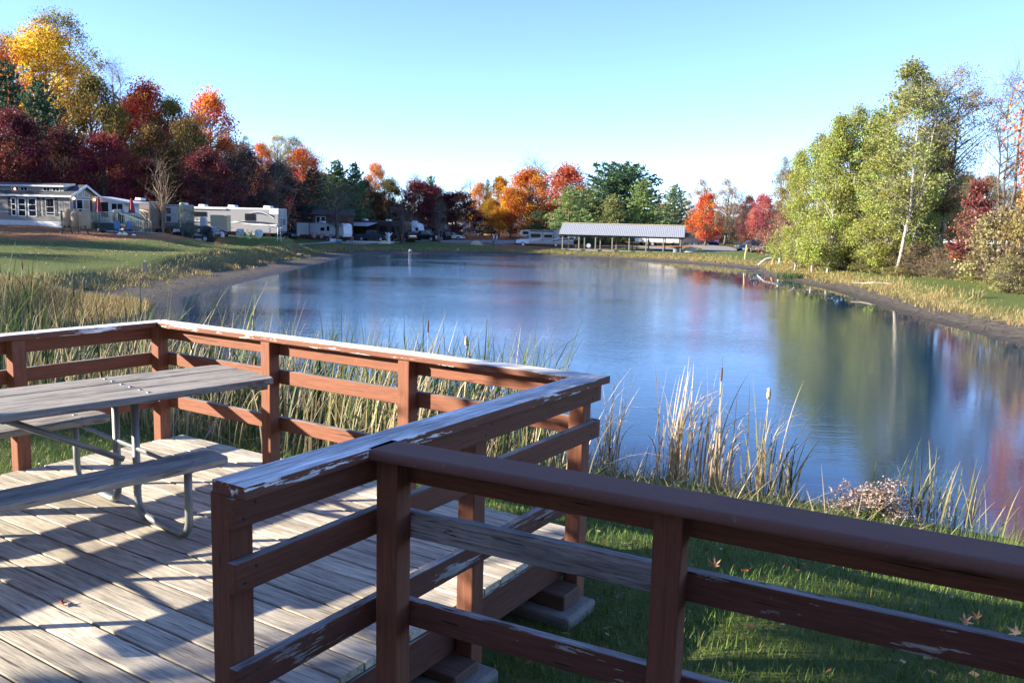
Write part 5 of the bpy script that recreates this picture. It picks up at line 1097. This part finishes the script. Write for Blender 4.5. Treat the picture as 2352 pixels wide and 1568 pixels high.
# ---- trailers and coaches beyond the pond
rv('travel_trailer', 'small white travel trailer behind the curved leafless tree', 'travel trailer', 706, 143, 790, 140, [(0, .75), (.98, .75), (1, 1.3), (.985, 2.7), (.93, 3.02), (0, 3.02)], M_RVW, [(.37, 1.7, .47, 2.2)], [(arc(.05, 1.35, .3, 1.1, .1, .04, .08), M_SWG), (sq(.0, .76, .96, 1.02), M_RVG), (sq(.0, 2.9, .93, 2.99), M_SWG), (sq(.0, .76, .06, 3.0), M_SWG)], (.55, .68), [(.3, .9)], doors=((.52, .63, .8, 2.6),), wr=.36)
def coach(e, L):
    o = MB().prism([(0, 3.2), (0, 3.3), (-2.6, 2.62), (-2.6, 2.54)], .02 * L, .58 * L, 'x').build('awning', mat('awning_grey', (.42, .43, .46), .7), e)
    for x in (.03, .57): MB().tube([(x * L, -2.6, 2.58), (x * L, -.05, 1.0)], .025, 5).build('awning_arm', M_BLACK, e)
    MB().box(L + .0, .15, 1.7, L + .03, 2.35, 3.2).build('windshield', M_GLASS, e)
    for sg in (.25, 1.95): MB().box(L - .0, sg, .9, L + .04, sg + .3, 1.15).build('headlight', M_CHROME, e)
    MB().box(L + .1, -.35, 2.2, L + .25, -.12, 2.6).build('mirror', M_CHROME, e)
rv('motorhome', 'long black motorhome with its pale awning out behind the navy pickup', 'motorhome', 788, 160, 926, 152, [(0, .5), (.98, .48), (1, .8), (.998, 3.2), (.96, 3.62), (0, 3.62)], M_BRN, [(.62, 1.75, .74, 2.6), (.82, 1.7, .95, 2.7), (.12, 1.75, .25, 2.5)], [(arc(.5, 1.5, .97, 1.1, .2, .05, .3), M_SWG)], (.22, .8), [(.3, 1.), (.7, 1.)], wr=.48, extras=coach)
def fifth(e, L):
    for x in (.985,): MB().lathe([(.28, -.02), (.36, -.012), (.36, .0), (.28, .0)], (.93 * L, 0, 2.15), 14, 'y').build('emblem', M_SWB, e)
rv('fifth_wheel_trailer', 'white rounded fifth wheel trailer beside the black motorhome', 'trailer', 900, 164, 962, 162, [(0, .7), (.62, .7), (.64, 1.5), (.96, 1.5), (1, 1.9), (.99, 2.6), (.93, 3.2), (.8, 3.42), (0, 3.42)], M_RVW, [(.3, 1.9, .42, 2.6)], [(arc(.6, 2.8, .9, 2.35, .05, .05, .12), M_SWG), (arc(.6, 2.0, .98, 1.75, -.1, .04, .1), M_SWG)], (.3, .42), [(.75, 1.)], extras=fifth, wr=.38)
rv('travel_trailer', 'long grey travel trailer behind the black pickup', 'travel trailer', 958, 172, 1030, 171, box_(3.15, .7), mat('rv_pale_grey', (.5, .51, .54), .4), [(.06, 1.75, .11, 2.3), (.48, 1.6, .66, 2.3)], [(sq(0, 3.02, 1, 3.1), M_SWG), (arc(.3, 1.3, .9, 1.2, .2, .05, .2), M_SWG)], (.5, .6), [], doors=((.2, .31, .8, 2.7),), wr=.36)
rv('travel_trailer', 'dark grey trailer with rounded front behind the dark utility car', 'travel trailer', 1004, 178, 1046, 176, [(0, .7), (.9, .7), (1, 1.6), (.9, 2.9), (.7, 3.1), (0, 3.1)], M_RVG, [(.3, 1.6, .6, 2.3)], [(arc(.5, 1.2, .95, 1.6, .2, .1, .3), M_SWB)], (.4,), [(.2, .9)], wr=.36)
rv('travel_trailer', 'white nosed trailer with dark stripes under the maroon maples', 'travel trailer', 1030, 184, 1066, 182, [(0, .7), (.8, .7), (1, 1.7), (.9, 2.6), (.75, 3.1), (0, 3.1)], M_RVW, [(.3, 1.7, .55, 2.6)], [(arc(.55, 2.8, .95, 1.6, .2, .3, .1), M_SWB), (arc(.6, 2.2, .9, 1.5, .15, .2, .06), M_SWG)], (.4,), [], wr=.36)
rv('travel_trailer', 'pale trailer front with a peaked stripe behind the right maroon maple trunk', 'travel trailer', 1080, 198, 1112, 196, [(0, .7), (.85, .7), (1, 1.7), (.85, 2.7), (.6, 3.1), (0, 3.1)], mat('rv_pinkish', (.42, .38, .40), .4), [(.2, 1.8, .4, 2.4)], [(arc(.4, 1.5, .9, 1.5, .4, .12, .12), M_RVW)], (.4,), [(.4, .9)], wr=.36)
rv('travel_trailer', 'white box trailer glimpsed behind the ladder end of the striped motorhome', 'travel trailer', 668, 140, 682, 139, box_(2.7, .7), M_RVG, [], [(arc(.1, 2.6, .9, 1.3, .2, .5, .2), M_BLACK), (sq(.0, .72, .9, 1.5), M_SWG)], (.5,), [], wr=.36)
# white and tan motorhome with a cab over bunk
def cabover(e, L):
    MB().prism([(0.0 * L, .55), (.02 * L, 1.2), (.10 * L, 1.36), (.19 * L, 1.95), (.26 * L, 1.95), (.26 * L, .5), (.02 * L, .5)], .1, 2.3, taper=.06, z0=1.0).build('cab', M_RVW, e, .06, 2)
    MB().prism([(.105 * L, 1.38), (.185 * L, 1.92), (.235 * L, 1.92), (.235 * L, 1.38)], .085, 2.315, taper=.06, z0=1.0).build('cab_window', M_GLASS, e)
    MB().box(-.04, .2, .6, .06, 2.2, 1.05).build('grille', M_BLACK, e); MB().box(-.1, .15, .42, .15, 2.25, .6).build('bumper', M_BLACK, e, .03)
    MB().box(.12 * L, -.22, 1.5, .135 * L, -.02, 1.85).build('mirror', M_BLACK, e)
    m = MB(); 
    for x in (.47, .66): m.tube([(x * L, -.05, .9), (x * L, -.05, 2.75)], .03, 5)
    m.build('awning_arm', M_BLACK, e)
rv('motorhome', 'white and tan motorhome with a cab over bunk beside the pavilion', 'motorhome', 1184, 157, 1318, 156, [(.24, .55), (1, .55), (1, 3.1), (.2, 3.1), (.1, 2.95), (.065, 2.4), (.075, 2.0), (.24, 2.0)], mat('rv_cream', (.40, .37, .32), .4, var=.05), [(.13, 2.3, .22, 2.75), (.27, 1.75, .43, 2.35), (.5, 1.8, .63, 2.25), (.76, 1.85, .88, 2.45)],
   [(arc(.26, 1.1, .5, 2.0, -.2, .3, .05), M_WHITE), (arc(.36, .95, .78, 1.9, -.25, .06, .25), M_WHITE), (arc(.42, 1.05, .7, 2.6, -.12, .05, .1), M_SWG), (arc(.38, .85, .76, 2.5, -.45, .04, .12), mat('swoosh_dark_red', (.08, .03, .035), .4)), (arc(.6, 1.0, 1., 1.7, .05, .06, .3), M_SWG), (arc(.6, .85, 1., 1.35, .02, .05, .15), M_WHITE)],
   (.135, .70), [], wr=.4, awning=(.26, .66, 2.95, M_SWG), extras=cabover)
rv('motorhome', 'second white motorhome behind the left end of the pavilion roof', 'motorhome', 1262, 182, 1335, 180, box_(3.9, .6), M_RVW, [(.1, 3.0, .4, 3.4)], [(arc(.05, 2.4, .6, 3.2, .2, .1, .2), M_SWG)], (.3, .8), [(.5, 1.6)])
rv('travel_trailer', 'white low trailer end seen between the left pavilion posts', 'travel trailer', 1318, 170, 1345, 170, box_(2.5, .75), M_RVW, [], [(arc(.1, 1.6, .9, 2.0, .1, .05, .15), M_SWG)], (), [])
rv('fifth_wheel_trailer', 'bright white fifth wheel trailer behind the right half of the pavilion', 'trailer', 1440, 168, 1553, 165, [(0, 1.45), (.16, 1.45), (.17, .8), (.93, .75), (1, 1.0), (1, 3.2), (.03, 3.3), (0, 2.6)], M_RVW, [(.30, 2.0, .42, 2.6)], [(arc(.3, 2.3, .95, 1.75, .25, .06, .1), mat('swoosh_red', (.4, .06, .05), .4)), (arc(.02, 2.2, .2, 1.9, -.1, .1, .04), M_SWG)], (.44, .53), [], wr=.42)
rv('motorhome', 'grey tan motorhome behind the orange red maple', 'motorhome', 1560, 164, 1630, 168, box_(3.3, .6), mat('rv_taupe', (.33, .3, .28), .45), [(.2, 1.7, .5, 2.5)], [(sq(.62, .75, .82, 1.6), M_RVG)], (.5, .95), [], wr=.45)

# ---- pavilion
pv_o, pv_a, pv_L = place(1290, 145, 1567, 140.5)
pz = min(gz(*xy(1297, 149)), gz(*xy(1558, 139))) + .0
pav = empty('picnic_pavilion', (pv_o[0], pv_o[1], pz), pv_a, label='open picnic pavilion with a long corrugated metal roof on wooden posts', cat='pavilion')
M_POST = mat('grey_timber_post', (.19, .17, .15), .85); M_TIN = mat('galvanised_roof', (.30, .31, .34), .5, .2, var=.12)
WD = 7.0; ze, zr = 2.62, 4.55
def corr_sheet(y0, z0, y1, z1):
    n = int(pv_L / .3) * 4; V = []; 
    for i in range(n + 1):
        x = -.4 + (pv_L + .8) * i / n; dz = (0, .022, .022, 0)[i % 4]
        V += [(x, y0, z0 + dz), (x, y1, z1 + dz), (x, y0, z0 + dz - .03), (x, y1, z1 + dz - .03)]
    Fc = []
    for i in range(n): a = 4 * i; Fc += [(a, a + 4, a + 5, a + 1), (a + 2, a + 3, a + 7, a + 6)]
    return V, Fc
m = MB(); m.add(*corr_sheet(-.5, ze - .05, WD / 2, zr)); m.add(*corr_sheet(WD + .5, ze - .05, WD / 2, zr)); rfp = m.build('roof', M_TIN, pav)
MB().box(-.45, WD / 2 - .2, zr + .0, pv_L + .45, WD / 2 + .2, zr + .09).build('ridge_cap', mat('warm_ridge', (.5, .42, .3), .6), rfp)
for y in (0.0, WD): MB().box(-.3, y - .08, 2.25, pv_L + .3, y + .08, 2.52).build('beam', M_OLDW, pav)
for x in (-.35, pv_L + .33): MB().prism([(-.45, ze - .12), (WD / 2, zr - .1), (WD + .45, ze - .12), (WD + .45, ze - .3), (WD / 2, zr - .32), (-.45, ze - .3)], x - .02, x + .02, 'x').build('barge_board', M_OLDW, pav)
for i in range(8):
    x = .2 + (pv_L - .4) * i / 7
    for y in (0, WD): MB().box(x - .1, y - .1, -.6, x + .1, y + .1, 2.26).build('post', M_POST, pav)
MB().box(.0, .3, -.3, pv_L, WD - .3, .06).build('slab', mat('pavilion_slab', (.22, .2, .18), .9), pav)
for i, x in enumerate((3, 7.5, 12)):
    c, s_ = math.cos(pv_a), math.sin(pv_a); l = (pv_o[0] + x * c - 3.2 * s_, pv_o[1] + x * s_ + 3.2 * c, pz + .06)
    dup(pt, l, pv_a, label='low dark picnic table in the shade under the pavilion roof', category='x') if False else tag(dup(pt, l, pv_a), 'dark picnic table standing under the pavilion roof', 'picnic table', 'picnic tables under the pavilion')

# ---- small things along the banks
def post_sign(px, Y, h, w, ph, pw, mp, ms, lab, name='sign_post', cat='sign', disc=False, rz=0):
    e = empty(name, P3(px, Y, -.1), rz, label=lab, cat=cat); MB().box(-pw / 2, -pw / 2, 0, pw / 2, pw / 2, h + .1).build('post', mp, e)
    if disc: MB().lathe([(w / 2, -.015), (w / 2, .015)], (0, -pw / 2 - .02, h - w * .4), 16, 'y').build('panel', ms, e)
    elif w: MB().box(-w / 2, -pw / 2 - .03, h - ph, w / 2, -pw / 2 - .002, h).build('panel', ms, e, .01)
    return e
M_STONE = mat('pale_boulder', (.42, .36, .26), .9, var=.3, bump=.6)
post_sign(330, 53, .85, .30, .62, .09, mat('grey_post', (.33, .33, .34), .8), mat('dark_board', (.06, .065, .07), .7), 'narrow dark board on a pale post at the left bank lawn edge')
post_sign(1136, 151, 1.35, .0, 0, .08, mat('green_box', (.07, .10, .095), .7), M_WHITE, 'thin dark post between boulder and road carrying two white slats')
for dx in (-3, 4):
    o = MB().prism([(-.10, 0), (.10, 0), (.22, .75), (.03, .75)], -.02, .02).build('white_board', M_WHITE); x, y = xy(1137 + dx, 150.8); o.location = (x, y, gz(x, y) + 1.3); tag(o, 'white slat on the thin post beside the road', 'marker', 'white slats on the road post')
o = MB().box(-.22, -.2, -.1, .22, .2, 1.0).build('utility_box', mat('green_box', (.07, .10, .095), .7), None, .03); o.location = P3(1133, 150); tag(o, 'dark green utility box at the foot of the road marker', 'utility box')
post_sign(1333 + 20, 145, 1.25, .75, 0, .08, M_GALV, M_WHITE, 'round white disc on a short post under the pavilion edge', disc=True)
def rock(px, Y, sx, sy, sz, m_, lab, name='boulder', cat='boulder', dz=0.):
    rr = np.random.default_rng(int(px)); mb = MB().lathe([(.4, -.35), (.9, -.2), (1, .05), (.85, .45), (.5, .75), (.12, .85)], n=12); mb.v = [(x * sx * (1 + rr.normal() * .08), y * sy * (1 + rr.normal() * .08), z * sz * (1 + rr.normal() * .07)) for x, y, z in mb.v]
    o = mb.build(name, m_, smooth=True); o.location = P3(px, Y, dz); return tag(o, lab, cat)
rock(1095, 151, 1.0, .7, .8, mat('pale_boulder', (.42, .36, .26), .9, var=.3, bump=.6), 'pale rounded boulder at the road edge left of the utility box'); rock(1586, 143, 1.4, .8, 1.0, M_STONE, 'yellowish boulder right of the pavilion')
rock(942, 131.3, .27, .24, .4, M_WHITE, 'white float stranded on the far mud bank', 'float', 'float', .1); rock(1053, 137.2, .34, .2, .18, M_WHITE, 'flat white stone at the far water line right of the float', 'stone', 'stone')
rock(1308, 136.6, .26, .2, .16, M_WHITE, 'small pale stone on the far mud bank below the pavilion', 'stone', 'stone')
rb = empty('fire_ring', P3(1555, 138), 0, label='dark round fire pit drum at the right end of the pavilion', cat='fire pit'); MB().lathe([(.5, 0), (.52, .75), (.46, .75), (.45, .3)], n=14).build('drum', mat('drum_grey', (.12, .13, .15), .7), rb); MB().lathe([(.82, .76), (.84, .98), (.5, 1.0), (.5, .8)], n=14).build('rim', M_BLACK, rb)
post_sign(1713, 112, 2.0, 0, 0, .11, mat('yellow_post', (.75, .62, .25), .6), M_WHITE, 'leaning yellow post on the lawn before the road bend', 'marker_post', 'post').rotation_euler = (0, R(5), 0)
post_sign(1110, 152, 1.0, 0, 0, .1, mat('tan_post', (.45, .33, .18), .8), M_WHITE, 'short tan stake at the road edge by the class C motorhome' if False else 'short tan stake at the road edge', 'stake', 'post')
# boat ramp pipes
rp = empty('pipe_frame', P3(1790, 100), R(-6), label='bent white pipe frame at the tip of the right bank', cat='pipe frame')
MB().tube([(-2.4, -.6, .0), (-1.5, -.3, .72), (-.3, 0, .95), (.9, 0, 1.1)], .075, 8).build('pipe', M_WHITE, rp, smooth=True); MB().tube([(.9, 0, 1.1), (2.5, .4, .35)], .075, 8).build('pipe', M_WHITE, rp, smooth=True)
M_ORP = mat('orange_plastic', (.75, .22, .07), .6)
for px, Y, h, m_, lab in ((1777, 101, 1.0, M_ORP, 'left orange post beside the white pipe frame'), (1794, 102, 1.35, M_WHITE, 'white upright post behind the pipe frame, tallest of the group'), (1806, 103, .8, M_ORP, 'middle orange post behind the pipe frame'), (1816, 102, .8, M_ORP, 'fourth orange post leaning behind the pipe bend'), (1826, 101, .7, M_ORP, 'rightmost orange post near the pipe end')):
    o = MB().lathe([(.13, -.1), (.12, .1), (.11, h), (.06, h + .02)], n=8).build('marker_post', m_); o.location = P3(px, Y); o.rotation_euler = (0, R((px % 7) * 2 - 5), 0); tag(o, lab, 'post', 'posts by the pipe frame')
for px, Y, L_, rz, lab, z_ in ((1740, 98, 5.2, .35, 'pale plank lying at the waterline of the right point', .0), (2040, 61, 4.5, -.5, 'pale drift log on the mown right bank', .1), (1895, 63, 3., -.55, 'bleached driftwood on the right mud bank', .05)):
    rr = np.random.default_rng(int(px)); mb = MB().tube([(x, rr.normal() * .08, .06 + rr.normal() * .03) for x in np.linspace(-L_ / 2, L_ / 2, 7)], [.03, .05, .06, .05, .06, .04, .02], 7); o = mb.build('drift_log', mat('bleached_wood', (.30, .26, .21), .9, bump=.5)); o.location = P3(px, Y, z_); o.rotation_euler = (0, 0, rz); tag(o, lab, 'log')
# camp clutter
for px, Y, rz, lab in ((593 + 5, 97, .3, 'dark bean bag toss board on the lawn below the bicycles'), (683, 97, -.2, 'pale bean bag toss board with a red bag on the lawn')):
    e = empty('toss_board', P3(px, Y), rz, label=lab, cat='game board', group='toss boards on the lawn'); MB().prism([(-.6, .06), (.6, .32), (.6, .37), (-.6, .11)], -.32, .32).build('board', M_OLDW if px < 650 else mat('pale_board', (.4, .37, .34), .8), e); MB().box(.5, -.3, 0, .56, .3, .31).build('leg', M_OLDW, e)
bag(686, 96.8, .35, M_RFAB, 'small red bag on the pale toss board').location.z += .25
for px, Y, m_, lab in ((505, 100, M_WHITE, 'white cooler on the grass before the striped motorhome'), (778, 135, M_BLUEF, 'blue cooler by the white trailer'), (764, 135.5, M_WHITE, 'white cooler beside the blue one')):
    e = empty('cooler', P3(px, Y), .1, label=lab, cat='cooler', group='coolers on the camp sites'); MB().box(-.45, -.25, 0, .45, .25, .42).build('body', m_, e, .03); MB().box(-.47, -.27, .421, .47, .27, .52).build('lid', M_WHITE, e, .03)
for px, Y, rz, lab in ((722, 135, .3, 'faded red folding chair farthest left by the white trailer'), (738, 135.5, .0, 'faded red folding chair before the white trailer door side'), (757, 136, -.3, 'faded red folding chair nearest the white trailer step'), (806, 138, -.5, 'faded red folding chair right of the curved leafless tree')): chair(px, Y, rz, M_PINKF, lab, 'folding chairs by the white trailer')
o = MB().prism([(-1.0, 0), (1.0, 0), (.75, .4), (.2, .62), (-.3, .6), (-.8, .35)], -.35, .35).build('kayak', mat('yellow_plastic', (.62, .5, .2), .6), None, .1, 2); o.location = P3(882, 143); tag(o, 'yellow overturned kayak on the grass below the navy pickup', 'kayak')
e = empty('wrapped_post', P3(893, 144), 0, label='white cloth ghost decoration standing before the navy pickup', cat='decoration')
m = MB().lathe([(.34, .0), (.30, .5), (.22, 1.1), (.26, 1.45), (.24, 1.7), (.1, 1.95)], n=12); m.v = [(x * (1 + .2 * math.sin(9 * z + 5 * x)), y, z) for x, y, z in m.v]; m.build('cloth', M_WHITE, e, smooth=True); MB().tube([(-.2, 0, 1.4), (-.62, 0, 1.95)], [.13, .05], 7).tube([(.2, 0, 1.4), (.6, 0, 1.9)], [.13, .05], 7).build('sleeve', M_WHITE, e)
e = empty('picket_edging', P3(800, 140), R(-2), label='low white picket edging along the gravel path', cat='fence'); m = MB()
for i in range(30): m.box(i * .27 - .3, -.02, 0, i * .27 - .15, .02, .3)
m.box(-.3, .02, .1, 7.8, .04, .15); m.build('pickets', M_WHITE, e)
# buildings seen under the trees
M_RBRN = mat('red_brown_board', (.10, .04, .035), .8)
(bx, by), ba, bl = place(700, 150, 800, 150); bz = gz(bx, by); cb = empty('cabin', (bx, by, bz), ba, label='dark red brown cabin behind the small white trailer', cat='cabin')
MB().box(1.4, 0, -.3, bl, 5, 4.4).build('wall', M_RBRN, cb); MB().prism([(-.4, 4.4), (2.5, 5.4), (5.4, 4.4)], 1.0, bl + .4, 'x').build('roof', M_SHING, cb)
for x in (2.1, 3.0): window(cb, x, 3.0, x + .65, 4.0, 0, t=.1)
(bx, by), ba, bl = place(1108, 215, 1206, 215); bz = gz(bx, by); cb = empty('camp_store', (bx, by, bz), ba, label='long low beige building with white eaves behind the orange maples', cat='building')
MB().box(0, 0, -.3, bl, 7, 2.9).build('wall', mat('beige_wall', (.55, .45, .3), .8), cb); MB().prism([(-.5, 2.95), (3.5, 4.9), (7.5, 2.95)], -.4, bl + .4, 'x').build('roof', mat('grey_roof', (.28, .28, .29), .8), cb); MB().box(-.5, -.62, 2.75, bl + .5, -.45, 3.05).build('eave', M_WHITE, cb)
for x in (1.2, 4.0, 7.4): window(cb, x, .9, x + 1.6, 2.2, 0)
e = empty('rail_fence', P3(1152, 198), R(-3), label='low pale rail fence in front of the beige building', cat='fence')
MB().box(0, -.05, .95, 9, .05, 1.1).box(0, -.05, .5, 9, .05, .62).build('rail', mat('pale_timber', (.6, .52, .38), .8), e); m = MB(); [m.box(i * 1.8, -.08, 0, i * 1.8 + .15, .08, 1.2) for i in range(6)]; m.build('post', mat('pale_timber', (.6, .52, .38), .8), e)
bpy.context.view_layer.update()
